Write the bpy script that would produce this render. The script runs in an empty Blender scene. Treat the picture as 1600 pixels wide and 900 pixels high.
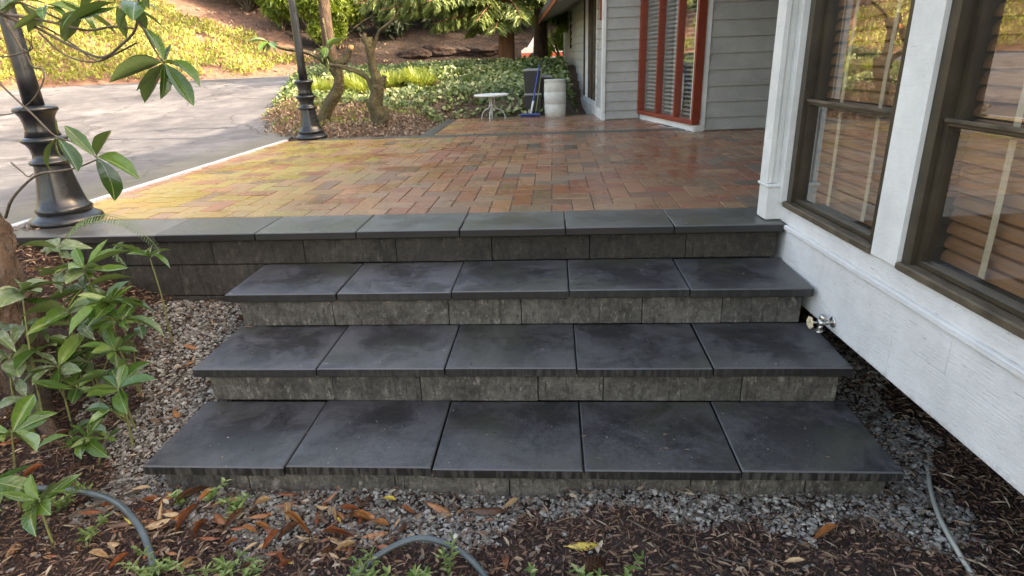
import bpy, bmesh, math, random
import numpy as np
from mathutils import Vector, Matrix, noise
R = math.radians
rng = np.random.default_rng(7)
rnd = random.Random(11)
S = bpy.context.scene
COL = S.collection

# ------------------------------------------------------------------ camera
cam = bpy.data.cameras.new('camera'); cam.sensor_width = 36; cam.lens = 960.43/1600*36
cam.clip_start = 0.02; cam.clip_end = 1000
co = bpy.data.objects.new('camera', cam); COL.objects.link(co); S.camera = co
_p, _r, _y = 0.3578, -0.0371, 0.0749
fwd = Vector((-math.sin(_y)*math.cos(_p), math.cos(_y)*math.cos(_p), -math.sin(_p)))
rt = Vector((math.cos(_y), math.sin(_y), 0)); up = rt.cross(fwd)
r2 = math.cos(_r)*rt+math.sin(_r)*up; u2 = -math.sin(_r)*rt+math.cos(_r)*up
co.matrix_world = Matrix(((r2.x, u2.x, -fwd.x, 0), (r2.y, u2.y, -fwd.y, 0), (r2.z, u2.z, -fwd.z, .8997), (0, 0, 0, 1)))

# ------------------------------------------------------------------ light
SUN_EL, SUN_AZ = R(31), R(97)          # azimuth clockwise from +Y: the sun stands behind the house
w = bpy.data.worlds.new('World'); S.world = w; w.use_nodes = True
nt = w.node_tree; bg = nt.nodes['Background']
sky = nt.nodes.new('ShaderNodeTexSky'); sky.sky_type = 'NISHITA'; sky.sun_disc = False
sky.sun_elevation = SUN_EL; sky.sun_rotation = SUN_AZ; sky.air_density = 1.0; sky.dust_density = 4.0; sky.ozone_density = .3
nt.links.new(sky.outputs[0], bg.inputs[0]); bg.inputs[1].default_value = 0.15
sl = bpy.data.lights.new('sun', 'SUN'); sl.energy = 2.15; sl.angle = R(.6); sl.color = (1, .965, .90)
so = bpy.data.objects.new('sun', sl); COL.objects.link(so)
sd = Vector((math.sin(SUN_AZ)*math.cos(SUN_EL), math.cos(SUN_AZ)*math.cos(SUN_EL), math.sin(SUN_EL)))
so.rotation_euler = sd.to_track_quat('Z', 'Y').to_euler()
S.view_settings.view_transform = 'Standard'; S.view_settings.look = 'None'
S.view_settings.exposure = 2.72; S.view_settings.gamma = 1.0; S.view_settings.use_curve_mapping = False
S.view_settings.use_white_balance = True; S.view_settings.white_balance_temperature = 8800; S.view_settings.white_balance_tint = 12

# ------------------------------------------------------------------ helpers
def tag(o, label=None, cat=None, group=None, kind=None):
    for k, v in (('label', label), ('category', cat), ('group', group), ('kind', kind)):
        if v: o[k] = v
    return o
def thing(name, label, cat, loc=(0, 0, 0), rz=0, group=None):
    o = bpy.data.objects.new(name, None); COL.objects.link(o); o.location = loc; o.rotation_euler = (0, 0, rz)
    o.empty_display_size = .1
    return tag(o, label, cat, group)
def part(name, me, parent=None, loc=(0, 0, 0), rot=None, scale=None, m=None):
    o = bpy.data.objects.new(name, me); COL.objects.link(o); o.parent = parent; o.location = loc
    if rot is not None: o.rotation_euler = rot
    if scale is not None: o.scale = scale
    return o
class MB:
    def __init__(s): s.v = []; s.f = []; s.sm = []
    def add(s, v, f, smooth=False):
        n = len(s.v); s.v += [tuple(p) for p in v]; s.f += [tuple(i+n for i in q) for q in f]; s.sm += [smooth]*len(f)
    def box(s, x0, x1, y0, y1, z0, z1, bev=0.0):
        b = bev
        v = [(x0+b, y0+b, z0), (x1-b, y0+b, z0), (x1-b, y1-b, z0), (x0+b, y1-b, z0)]
        if b:
            v += [(x0, y0, z0+b), (x1, y0, z0+b), (x1, y1, z0+b), (x0, y1, z0+b),
                  (x0, y0, z1-b), (x1, y0, z1-b), (x1, y1, z1-b), (x0, y1, z1-b)]
        v += [(x0+b, y0+b, z1), (x1-b, y0+b, z1), (x1-b, y1-b, z1), (x0+b, y1-b, z1)]
        f = [(3, 2, 1, 0)]
        L = len(v)//4
        for k in range(L-1):
            for i in range(4):
                j = (i+1) % 4; f.append((k*4+i, k*4+j, k*4+4+j, k*4+4+i))
        t = (L-1)*4; f.append((t, t+1, t+2, t+3))
        s.add(v, f); return s
    def quadbox(s, P, h):                     # polygon P (xy list) extruded z0..z1
        n = len(P); v = [(p[0], p[1], h[0]) for p in P]+[(p[0], p[1], h[1]) for p in P]
        f = [tuple(range(n-1, -1, -1)), tuple(range(n, 2*n))]+[(i, (i+1) % n, n+(i+1) % n, n+i) for i in range(n)]
        s.add(v, f); return s
    def tube(s, pts, rad, n=8, cap=True, wob=0, seed=0):
        pts = [Vector(p) for p in pts]; rads = rad if hasattr(rad, '__len__') else [rad]*len(pts)
        V = []; ref = Vector((0.12, 0.3, 1)).normalized(); F = []
        t0 = (pts[1]-pts[0]).normalized(); 
        a = t0.cross(ref)
        if a.length < .2: a = t0.cross(Vector((1, 0, 0)))
        a.normalize()
        for i, p in enumerate(pts):
            t = (pts[min(i+1, len(pts)-1)]-pts[max(i-1, 0)]).normalized()
            a = (a-t*a.dot(t)).normalized(); b = t.cross(a)
            for k in range(n):
                th = 2*math.pi*k/n; r = rads[i]
                if wob: r *= 1+wob*noise.noise(Vector((p.x*6+math.cos(th)*1.3+seed, p.y*6+math.sin(th)*1.3, p.z*6)))
                V.append(p+(a*math.cos(th)+b*math.sin(th))*r)
        for i in range(len(pts)-1):
            for k in range(n):
                F.append((i*n+k, i*n+(k+1) % n, (i+1)*n+(k+1) % n, (i+1)*n+k))
        if cap: F.append(tuple(range(n-1, -1, -1))); F.append(tuple((len(pts)-1)*n+k for k in range(n)))
        s.add(V, F, True); return s
    def lathe(s, prof, c=(0, 0, 0), n=24, axis='z'):
        V = []; F = []
        for r, z in prof:
            for k in range(n):
                th = 2*math.pi*k/n; x, y = r*math.cos(th), r*math.sin(th)
                q = (x, y, z) if axis == 'z' else ((z, x, y) if axis == 'x' else (x, z, y))
                V.append((q[0]+c[0], q[1]+c[1], q[2]+c[2]))
        for i in range(len(prof)-1):
            for k in range(n): F.append((i*n+k, i*n+(k+1) % n, (i+1)*n+(k+1) % n, (i+1)*n+k))
        F.append(tuple(range(n-1, -1, -1))); F.append(tuple((len(prof)-1)*n+k for k in range(n)))
        s.add(V, F, True); return s
    def mesh(s, name, m, org=(0, 0, 0)):
        me = bpy.data.meshes.new(name)
        me.from_pydata([(p[0]-org[0], p[1]-org[1], p[2]-org[2]) for p in s.v], [], s.f)
        me.polygons.foreach_set('use_smooth', s.sm)
        bm = bmesh.new(); bm.from_mesh(me); bmesh.ops.recalc_face_normals(bm, faces=bm.faces); bm.to_mesh(me); bm.free()
        if m: me.materials.append(m)
        me.update(); return me
    def build(s, name, m, parent=None, org=(0, 0, 0), smooth_angle=None):
        me = s.mesh(name, m, org)
        if smooth_angle is not None:
            try: me.set_sharp_from_angle(angle=smooth_angle)
            except Exception: pass
        return part(name, me, parent)
def smooth(x):
    x = np.clip(x, 0, 1); return x*x*(3-2*x)
def catmull(P, k=5):
    P = [Vector(p) for p in P]; P = [P[0]*2-P[1]]+P+[P[-1]*2-P[-2]]; out = []
    for i in range(1, len(P)-2):
        for j in range(k):
            t = j/k; a, b, c, d = P[i-1:i+3]
            out.append(.5*((2*b)+(c-a)*t+(2*a-5*b+4*c-d)*t*t+(3*b-a-3*c+d)*t**3))
    out.append(P[-2]); return out
def lin(a, b, n): return [a+(b-a)*i/(n-1) for i in range(n)]

# fast joined mesh from numpy
def np_mesh(name, V, F, m, var=None, smooth_=False):
    me = bpy.data.meshes.new(name); V = np.asarray(V, np.float32); F = np.asarray(F, np.int32)
    me.vertices.add(len(V)); me.vertices.foreach_set('co', V.ravel())
    k = F.shape[1]; me.loops.add(F.size); me.loops.foreach_set('vertex_index', F.ravel())
    me.polygons.add(len(F)); me.polygons.foreach_set('loop_start', np.arange(0, F.size, k, dtype=np.int32))
    me.polygons.foreach_set('loop_total', np.full(len(F), k, np.int32))
    me.polygons.foreach_set('use_smooth', np.full(len(F), smooth_))
    if var is not None:
        at = me.attributes.new('var', 'FLOAT', 'POINT'); at.data.foreach_set('value', np.asarray(var, np.float32))
    me.materials.append(m); me.update(calc_edges=True); me.validate(); return me
def unit(a): return a/np.maximum(np.linalg.norm(a, axis=-1, keepdims=True), 1e-9)
LEAF = np.array([(0, 0, 0), (.3, .42, .06), (.7, .34, .04), (1, 0, -.08), (.7, -.34, .04), (.3, -.42, .06)])
def leaf_cloud(name, C, D, Nn, ln, wd, m, var=None, six=True):
    """C centres, D directions, Nn normals, ln lengths, wd widths: one bent leaf each"""
    C = np.asarray(C, float); n = len(C)
    D = unit(np.asarray(D, float)); Nn = np.asarray(Nn, float); Sd = unit(np.cross(Nn, D)); U = np.cross(D, Sd)
    ln = np.broadcast_to(ln, n)[:, None, None]; wd = np.broadcast_to(wd, n)[:, None, None]
    L = LEAF if six else LEAF[[0, 1, 3, 5]]*np.array([1, 1.2, 1])
    V = C[:, None]+D[:, None]*L[None, :, 0:1]*ln+Sd[:, None]*L[None, :, 1:2]*wd+U[:, None]*L[None, :, 2:3]*ln
    k = len(L); base = np.arange(n)[:, None]*k
    if six: F = np.concatenate([base+np.array([0, 1, 2, 3]), base+np.array([0, 3, 4, 5])])
    else: F = np.concatenate([base+np.array([0, 1, 2, 3])])
    if var is None: var = rng.random(n)
    return np_mesh(name, V.reshape(-1, 3), F, m, np.repeat(var, k))
def rdir(n, zb=0.0):
    d = rng.normal(size=(n, 3)); d[:, 2] += zb; return unit(d)

# ------------------------------------------------------------------ materials
def _nodes(name):
    m = bpy.data.materials.new(name); m.use_nodes = True; t = m.node_tree; b = t.nodes['Principled BSDF']; return m, t, b
def N(t, typ, **kw):
    n = t.nodes.new(typ)
    for k, v in kw.items(): setattr(n, k, v)
    return n
def ramp(t, src, stops):
    r = N(t, 'ShaderNodeValToRGB'); e = r.color_ramp.elements
    while len(e) < len(stops): e.new(.5)
    for q, (p, c) in zip(e, stops): q.position = p; q.color = (*c, 1) if len(c) == 3 else c
    t.links.new(src, r.inputs[0]); return r.outputs[0]
def noise_tex(t, scale, detail=5, rough=.55, coord='Object', dist=0, vscale=None):
    tc = N(t, 'ShaderNodeTexCoord'); src = tc.outputs[coord]
    if vscale:
        mp = N(t, 'ShaderNodeMapping'); mp.inputs['Scale'].default_value = vscale; t.links.new(src, mp.inputs[0]); src = mp.outputs[0]
    n = N(t, 'ShaderNodeTexNoise'); n.inputs['Scale'].default_value = scale; n.inputs['Detail'].default_value = detail
    n.inputs['Roughness'].default_value = rough; n.inputs['Distortion'].default_value = dist
    t.links.new(src, n.inputs['Vector']); return n.outputs[0]
def mixc(t, fac, a, b, mode='MIX'):
    x = N(t, 'ShaderNodeMix', data_type='RGBA', blend_type=mode)
    for i, s in ((0, fac), (6, a), (7, b)):
        if hasattr(s, 'is_output'): t.links.new(s, x.inputs[i])
        elif i == 0: x.inputs[0].default_value = s
        else: x.inputs[i].default_value = (*s, 1)
    return x.outputs[2]
def mth(t, op, a, b=0.0, clamp=False):
    x = N(t, 'ShaderNodeMath', operation=op); x.use_clamp = clamp
    for i, s in ((0, a), (1, b)):
        if hasattr(s, 'is_output'): t.links.new(s, x.inputs[i])
        else: x.inputs[i].default_value = s
    return x.outputs[0]
def bump(t, b, h, strength=.3, dist=.01):
    n = N(t, 'ShaderNodeBump'); n.inputs['Strength'].default_value = strength; n.inputs['Distance'].default_value = dist
    t.links.new(h, n.inputs['Height']); t.links.new(n.outputs[0], b.inputs['Normal'])
def put(t, b, key, s):
    if hasattr(s, 'is_output'): t.links.new(s, b.inputs[key])
    else: b.inputs[key].default_value = (*s, 1) if isinstance(s, tuple) else s
def simple(name, c0, c1, scale=8, rough=.6, bs=.2, bd=.004, bscale=60, metal=0, coord='Object', vscale=None):
    m, t, b = _nodes(name)
    put(t, b, 'Base Color', ramp(t, noise_tex(t, scale, 6, .6, coord, vscale=vscale), [(.3, c0), (.7, c1)]))
    put(t, b, 'Roughness', rough); put(t, b, 'Metallic', metal)
    if bs: bump(t, b, noise_tex(t, bscale, 4, .6, coord, vscale=vscale), bs, bd)
    return m
def objrand(t): return N(t, 'ShaderNodeObjectInfo').outputs['Random']
def worldpos(t): return N(t, 'ShaderNodeNewGeometry').outputs['Position']
def noise_w(t, scale, detail=5, rough=.55, vscale=None, off=None):
    src = worldpos(t)
    if vscale or off:
        mp = N(t, 'ShaderNodeMapping'); 
        if vscale: mp.inputs['Scale'].default_value = vscale
        if off: mp.inputs['Location'].default_value = off
        t.links.new(src, mp.inputs[0]); src = mp.outputs[0]
    n = N(t, 'ShaderNodeTexNoise'); n.inputs['Scale'].default_value = scale; n.inputs['Detail'].default_value = detail; n.inputs['Roughness'].default_value = rough
    t.links.new(src, n.inputs['Vector']); return n.outputs[0]

M = {}
# dark wet concrete slab: lighter damp-dry edges, dark wet centre
def slab_mat(nm='slab_concrete', dk=(.034, .033, .035), lt=(.072, .071, .077), og=.5):
    m, t, b = _nodes(nm)
    tc = N(t, 'ShaderNodeTexCoord'); sx = N(t, 'ShaderNodeSeparateXYZ'); t.links.new(tc.outputs['Generated'], sx.inputs[0])
    def edge(o): return mth(t, 'MULTIPLY', mth(t, 'ABSOLUTE', mth(t, 'SUBTRACT', o, .5)), 2.0)
    e = mth(t, 'MAXIMUM', edge(sx.outputs[0]), mth(t, 'MULTIPLY', edge(sx.outputs[1]), .95))
    def noff(scale, det, ro, k):
        cx = N(t, 'ShaderNodeCombineXYZ'); rr = objrand(t)
        for i_, q_ in enumerate((37.0, 61.0, 13.0)): t.links.new(mth(t, 'MULTIPLY', rr, q_*k), cx.inputs[i_])
        va = N(t, 'ShaderNodeVectorMath', operation='ADD'); t.links.new(worldpos(t), va.inputs[0]); t.links.new(cx.outputs[0], va.inputs[1])
        n_ = N(t, 'ShaderNodeTexNoise'); n_.inputs['Scale'].default_value = scale; n_.inputs['Detail'].default_value = det; n_.inputs['Roughness'].default_value = ro; n_.inputs['Distortion'].default_value = .4
        t.links.new(va.outputs[0], n_.inputs['Vector']); return n_.outputs[0]
    n1 = noff(4.2, 9, .72, 1.0); n2 = noise_w(t, 38, 6, .7); n3 = noise_w(t, 300, 3, .7)
    f = mth(t, 'ADD', mth(t, 'ADD', mth(t, 'MULTIPLY', e, .55), .25), mth(t, 'MULTIPLY', mth(t, 'SUBTRACT', n1, .5), 3.6))
    f = mth(t, 'ADD', f, mth(t, 'MULTIPLY', mth(t, 'SUBTRACT', n2, .5), 1.1))
    fac = ramp(t, f, [(.30, (0, 0, 0)), (1.0, (1, 1, 1))])
    c = mixc(t, fac, dk, lt)
    sp = ramp(t, n3, [(.38, (.55, .55, .55)), (.62, (1.5, 1.5, 1.5))])
    c = mixc(t, 1.0, c, sp, 'MULTIPLY')
    ms = ramp(t, noise_w(t, 2.3, 4, .6, off=(4, 2, 1)), [(.48, (0, 0, 0)), (.66, (1, 1, 1))])
    c = mixc(t, mth(t, 'MULTIPLY', ms, og), c, (.075, .076, .050))
    sc_ = ramp(t, noise_w(t, 26, 6, .85, vscale=(1.6, .5, 1), off=(7, 1, 3)), [(.60, (0, 0, 0)), (.72, (.6, .6, .6))])
    c = mixc(t, sc_, c, (.12, .115, .105))
    fl = ramp(t, noise_w(t, 75, 1, .3), [(.80, (0, 0, 0)), (.82, (1, 1, 1))])
    c = mixc(t, fl, c, (.45, .42, .33))
    # vertical faces: drip marks
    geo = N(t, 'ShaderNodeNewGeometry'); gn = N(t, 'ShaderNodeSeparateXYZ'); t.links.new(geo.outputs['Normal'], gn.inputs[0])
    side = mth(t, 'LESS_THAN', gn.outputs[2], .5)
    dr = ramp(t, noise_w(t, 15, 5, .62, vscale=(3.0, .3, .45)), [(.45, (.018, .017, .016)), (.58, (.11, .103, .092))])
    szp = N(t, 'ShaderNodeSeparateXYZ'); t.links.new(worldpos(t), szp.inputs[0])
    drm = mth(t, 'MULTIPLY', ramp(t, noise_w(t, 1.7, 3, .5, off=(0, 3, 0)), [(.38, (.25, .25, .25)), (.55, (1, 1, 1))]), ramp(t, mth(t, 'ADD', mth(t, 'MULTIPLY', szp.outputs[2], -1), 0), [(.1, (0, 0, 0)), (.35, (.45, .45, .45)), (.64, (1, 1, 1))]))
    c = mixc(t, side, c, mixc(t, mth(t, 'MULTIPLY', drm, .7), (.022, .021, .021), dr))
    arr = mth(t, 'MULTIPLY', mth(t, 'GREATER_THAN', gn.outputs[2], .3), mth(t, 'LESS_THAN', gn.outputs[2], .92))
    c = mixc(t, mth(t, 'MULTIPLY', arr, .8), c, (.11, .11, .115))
    tv = ramp(t, objrand(t), [(0, (.72, .72, .72)), (1, (1.2, 1.2, 1.2))]); c = mixc(t, 1.0, c, tv, 'MULTIPLY')
    put(t, b, 'Base Color', c)
    rg = mth(t, 'ADD', mth(t, 'MULTIPLY', fac, .12), .22)
    put(t, b, 'Roughness', mth(t, 'ADD', rg, mth(t, 'MULTIPLY', n2, .16)))
    b.inputs['Specular IOR Level'].default_value = .5
    h = mth(t, 'ADD', n3, mth(t, 'MULTIPLY', n2, .8)); bump(t, b, h, .35, .0025)
    return m
M['slab'] = slab_mat('slab_concrete', (.034, .0325, .034), (.094, .090, .096))
M['coping'] = slab_mat('coping_concrete', (.060, .060, .057), (.125, .127, .118), .8)  # lighter greenish slab: reflected hill and trees are in the base colour
def block_mat(name, c0, c1, c2):
    m, t, b = _nodes(name)
    n1 = noise_w(t, 4.5, 8, .7); n2 = noise_w(t, 45, 6, .75)
    dr = noise_w(t, 13, 6, .8, vscale=(1.5, .4, .75), off=(2, 2, 2))
    c = ramp(t, mth(t, 'ADD', mth(t, 'MULTIPLY', n1, .55), mth(t, 'MULTIPLY', n2, .45)), [(.36, c0), (.5, c1), (.66, c2)])
    c = mixc(t, ramp(t, dr, [(.53, (0, 0, 0)), (.62, (.7, .7, .7))]), c, c0)
    ch = ramp(t, noise_w(t, 19, 7, .85, vscale=(1.3, .5, .6), off=(9, 2, 5)), [(.54, (0, 0, 0)), (.66, (.85, .85, .85))])
    c = mixc(t, ch, c, tuple(x*1.7 for x in c2))
    ds = ramp(t, noise_w(t, 22, 4, .7, vscale=(2.6, .4, .3), off=(5, 5, 1)), [(.56, (0, 0, 0)), (.66, (.75, .75, .75))])
    c = mixc(t, ds, c, tuple(x*.7 for x in c0))
    v = ramp(t, objrand(t), [(0, (.72, .72, .72)), (1, (1.2, 1.17, 1.12))])
    put(t, b, 'Base Color', mixc(t, 1.0, c, v, 'MULTIPLY')); put(t, b, 'Roughness', .72)
    bump(t, b, mth(t, 'ADD', n2, noise_w(t, 160, 3, .7)), .8, .012); return m
M['riser'] = block_mat('riser_block', (.038, .034, .030), (.115, .106, .094), (.23, .215, .19))
M['wallblock'] = block_mat('wall_block', (.020, .017, .014), (.046, .040, .033), (.082, .070, .057))

def paver_mat(name, use_attr):
    m, t, b = _nodes(name)
    if use_attr:
        a = N(t, 'ShaderNodeAttribute'); a.attribute_name = 'var'; rv = a.outputs['Fac']
    else: rv = objrand(t)
    base = ramp(t, rv, [(0, (.38, .155, .085)), (.2, (.30, .115, .075)), (.4, (.40, .225, .125)), (.58, (.22, .125, .085)), (.72, (.42, .19, .10)), (.86, (.34, .20, .13)), (1, (.15, .115, .09))])
    n1 = noise_w(t, 7, 5, .65); n2 = noise_w(t, 55, 6, .75)
    c = mixc(t, ramp(t, n1, [(.46, (0, 0, 0)), (.70, (.5, .5, .5))]), base, (.16, .11, .07))
    c = mixc(t, 1.0, c, ramp(t, n2, [(.3, (.7, .7, .7)), (.7, (1.22, 1.22, 1.22))]), 'MULTIPLY')
    st = ramp(t, noise_w(t, 3.1, 3, .6, vscale=(1, .55, 1)), [(.72, (0, 0, 0)), (.77, (.7, .7, .7))])
    c = mixc(t, st, c, (.06, .04, .02))
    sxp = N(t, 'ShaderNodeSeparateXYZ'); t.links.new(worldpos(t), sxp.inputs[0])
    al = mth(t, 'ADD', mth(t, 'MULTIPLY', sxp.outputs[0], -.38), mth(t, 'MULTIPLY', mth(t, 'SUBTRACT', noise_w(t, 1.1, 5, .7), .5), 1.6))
    c = mixc(t, mth(t, 'MULTIPLY', ramp(t, al, [(.35, (0, 0, 0)), (1.2, (1, 1, 1))]), ramp(t, mth(t, 'FRACT', mth(t, 'MULTIPLY', rv, 7.3)), [(.42, (.06, .06, .06)), (.60, (.62, .62, .62))])), c, (.38, .32, .06))  # yellow on left bricks: sunlit hill's reflection painted into the colour
    put(t, b, 'Base Color', c)
    put(t, b, 'Roughness', mth(t, 'ADD', mth(t, 'MULTIPLY', ramp(t, noise_w(t, 1.3, 4, .6), [(.4, (0, 0, 0)), (.6, (1, 1, 1))]), .20), .19))
    bump(t, b, mth(t, 'ADD', n2, noise_w(t, 230, 3, .7)), .14, .0018)
    return m
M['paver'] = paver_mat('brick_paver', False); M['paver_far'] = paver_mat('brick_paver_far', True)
M['border'] = simple('border_paver', (.055, .06, .055), (.11, .11, .09), 6, .38, .3, .003, 90)
M['joint'] = simple('joint_sand', (.04, .03, .022), (.24, .19, .14), 5, .9, .4, .004, 200)

def painted_wood(name, c, dark, rough=.5, cr=.35, bmp=.8):
    m, t, b = _nodes(name)
    g = noise_tex(t, 9, 9, .72, 'Object', vscale=(9, 1.1, 12)); g2 = noise_tex(t, 40, 6, .7, 'Object', vscale=(1, 1, 3))
    big = noise_tex(t, 2.4, 7, .7)
    cc = ramp(t, big, [(.32, tuple(x*.78 for x in c)), (.62, c)])
    sp2 = ramp(t, noise_tex(t, 26, 4, .8, off if False else 'Object'), [(.66, (0, 0, 0)), (.72, (.5, .5, .5))])
    cc = mixc(t, mth(t, 'MULTIPLY', sp2, cr), cc, dark)
    gz_ = N(t, 'ShaderNodeSeparateXYZ'); t.links.new(worldpos(t), gz_.inputs[0])
    low = mth(t, 'ADD', mth(t, 'MULTIPLY', mth(t, 'ADD', gz_.outputs[2], .36), 9.0), mth(t, 'MULTIPLY', noise_tex(t, 14, 6, .8), 1.4))
    cc = mixc(t, ramp(t, low, [(.5, (.6, .6, .6)), (.85, (0, 0, 0))]), cc, (.24, .21, .16))
    crack = ramp(t, mth(t, 'ADD', mth(t, 'MULTIPLY', g, .75), mth(t, 'MULTIPLY', g2, .25)), [(.37, (1, 1, 1)), (.41, (0, 0, 0))])
    cc = mixc(t, mth(t, 'MULTIPLY', crack, cr), cc, dark)
    put(t, b, 'Base Color', cc); put(t, b, 'Roughness', rough)
    bump(t, b, mth(t, 'ADD', g, mth(t, 'MULTIPLY', g2, .5)), bmp, .012); return m
M['white'] = painted_wood('white_painted_wood', (.85, .86, .86), (.16, .16, .14), .45, .6, .7)
M['whitetrim'] = painted_wood('white_painted_trim', (.82, .84, .82), (.16, .16, .13), .45, .4, .3)
M['siding'] = painted_wood('grey_siding_paint', (.47, .475, .455), (.15, .15, .14), .5, .25)
M['red'] = painted_wood('red_frame_paint', (.30, .045, .016), (.08, .015, .01), .4, .3)
M['brownframe'] = simple('brown_window_frame', (.028, .022, .014), (.062, .050, .031), 9, .42, .25, .002, 120)
M['sill'] = simple('weathered_sill', (.04, .03, .018), (.15, .115, .075), 12, .6, .4, .004, 90, vscale=(3, .7, 1))
M['blindwood'] = simple('wood_blind_slat', (.22, .10, .045), (.38, .19, .09), 10, .45, .2, .002, 60, vscale=(6, .5, 6))
M['tape'] = simple('blind_tape', (.50, .42, .30), (.62, .54, .40), 60, .8, .3, .001, 300)
M['whiteblind'] = simple('pale_blind_slat', (.45, .44, .38), (.55, .53, .46), 10, .5, 0)
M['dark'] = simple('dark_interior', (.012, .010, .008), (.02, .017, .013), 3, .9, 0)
M['concrete'] = simple('foundation_concrete', (.05, .045, .04), (.10, .09, .08), 4, .85, .4, .01, 30)
M['roof'] = simple('roof_shingle', (.05, .045, .04), (.09, .08, .07), 12, .85, .5, .01, 40)
M['soffit'] = simple('soffit_board', (.26, .26, .24), (.36, .36, .33), 5, .6, .1, .002, 60)
def glass_mat():
    m = bpy.data.materials.new('window_glass'); m.use_nodes = True; t = m.node_tree; t.nodes.clear()
    o = N(t, 'ShaderNodeOutputMaterial'); g = N(t, 'ShaderNodeBsdfGlossy'); g.inputs['Roughness'].default_value = .008
    g.inputs['Color'].default_value = (1, 1, 1, 1)
    tr = N(t, 'ShaderNodeBsdfTransparent'); tr.inputs['Color'].default_value = (.92, .93, .90, 1)
    lw = N(t, 'ShaderNodeLayerWeight'); lw.inputs['Blend'].default_value = .5
    fz = mth(t, 'POWER', lw.outputs['Facing'], 3.0); fz = mth(t, 'ADD', mth(t, 'MULTIPLY', fz, .77), .21)
    df = N(t, 'ShaderNodeBsdfDiffuse'); df.inputs['Color'].default_value = (.35, .32, .27, 1)
    mx = N(t, 'ShaderNodeMixShader'); t.links.new(fz, mx.inputs[0]); t.links.new(tr.outputs[0], mx.inputs[1]); t.links.new(g.outputs[0], mx.inputs[2])
    m2 = N(t, 'ShaderNodeMixShader'); dn = ramp(t, noise_w(t, 60, 5, .8), [(.55, (.015, .015, .015)), (.75, (.10, .10, .10))])
    t.links.new(dn, m2.inputs[0]); t.links.new(mx.outputs[0], m2.inputs[1]); t.links.new(df.outputs[0], m2.inputs[2])
    nn = N(t, 'ShaderNodeBump'); nn.inputs['Strength'].default_value = .05; nn.inputs['Distance'].default_value = .01
    t.links.new(noise_w(t, 2.2, 2, .4), nn.inputs['Height']); t.links.new(nn.outputs[0], g.inputs['Normal'])
    t.links.new(m2.outputs[0], o.inputs[0]); return m
M['glass'] = glass_mat()
def lamp_mat():
    m, t, b = _nodes('black_lamp_paint')
    put(t, b, 'Base Color', ramp(t, noise_tex(t, 14, 6, .7), [(.35, (.005, .006, .008)), (.7, (.014, .017, .022))]))
    put(t, b, 'Roughness', ramp(t, noise_tex(t, 25, 5, .7), [(.3, (.24, .24, .24)), (.7, (.40, .40, .40))])); b.inputs['Coat Weight'].default_value = .15; b.inputs['Coat Roughness'].default_value = .12
    bump(t, b, noise_tex(t, 55, 4, .6), .2, .002); return m
M['lamp'] = lamp_mat()
M['edging'] = simple('edging_strip', (.42, .44, .50), (.60, .62, .68), 30, .4, .2, .002, 120)

def leaf_mat(name, stops, rough=.35, trans=.25, tcol=(.25, .45, .06), spec=.5, attr='var', spots=None):
    m, t, b = _nodes(name)
    if attr: a = N(t, 'ShaderNodeAttribute'); a.attribute_name = attr; s = a.outputs['Fac']
    else: s = objrand(t)
    c = ramp(t, s, stops)
    if spots:
        c = mixc(t, ramp(t, noise_w(t, 45, 5, .75), [(.53, (0, 0, 0)), (.68, (.85, .85, .85))]), c, spots)
    put(t, b, 'Base Color', c); put(t, b, 'Roughness', rough); b.inputs['Specular IOR Level'].default_value = spec
    if trans:
        tr = N(t, 'ShaderNodeBsdfTranslucent'); t.links.new(mixc(t, 1.0, c, tcol, 'ADD') if False else c, tr.inputs[0])
        tint = mixc(t, .5, c, tcol); t.links.new(tint, tr.inputs[0])
        mx = N(t, 'ShaderNodeMixShader'); mx.inputs[0].default_value = trans
        o = t.nodes['Material Output']; t.links.new(b.outputs[0], mx.inputs[1]); t.links.new(tr.outputs[0], mx.inputs[2]); t.links.new(mx.outputs[0], o.inputs[0])
    return m
M['cover'] = leaf_mat('groundcover_leaf', [(0, (.12, .15, .03)), (.35, (.215, .24, .055)), (.7, (.31, .32, .08)), (1, (.43, .42, .14))], .55, .3, (.45, .45, .04))
M['ivy'] = leaf_mat('ivy_leaf', [(0, (.025, .05, .014)), (.4, (.085, .13, .035)), (.7, (.18, .235, .075)), (1, (.46, .48, .24))], .4, .15, (.3, .45, .1))
M['bush'] = leaf_mat('bush_leaf', [(0, (.04, .08, .012)), (.5, (.13, .20, .03)), (1, (.28, .36, .07))], .4, .35, (.4, .5, .05))
M['lily'] = leaf_mat('lily_blade', [(0, (.12, .17, .03)), (.5, (.21, .27, .05)), (1, (.34, .38, .10))], .5, .35, (.45, .5, .04))
M['fir'] = leaf_mat('fir_needle', [(0, (.07, .11, .035)), (.5, (.22, .29, .10)), (1, (.45, .50, .24))], .5, .35, (.4, .5, .1))
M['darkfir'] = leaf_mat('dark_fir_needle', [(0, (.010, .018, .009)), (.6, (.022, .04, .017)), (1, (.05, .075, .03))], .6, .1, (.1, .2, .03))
M['litter'] = leaf_mat('leaf_litter', [(0, (.09, .055, .035)), (.4, (.20, .125, .085)), (.75, (.33, .235, .16)), (1, (.48, .40, .30))], .7, .1, (.4, .2, .05))
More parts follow.
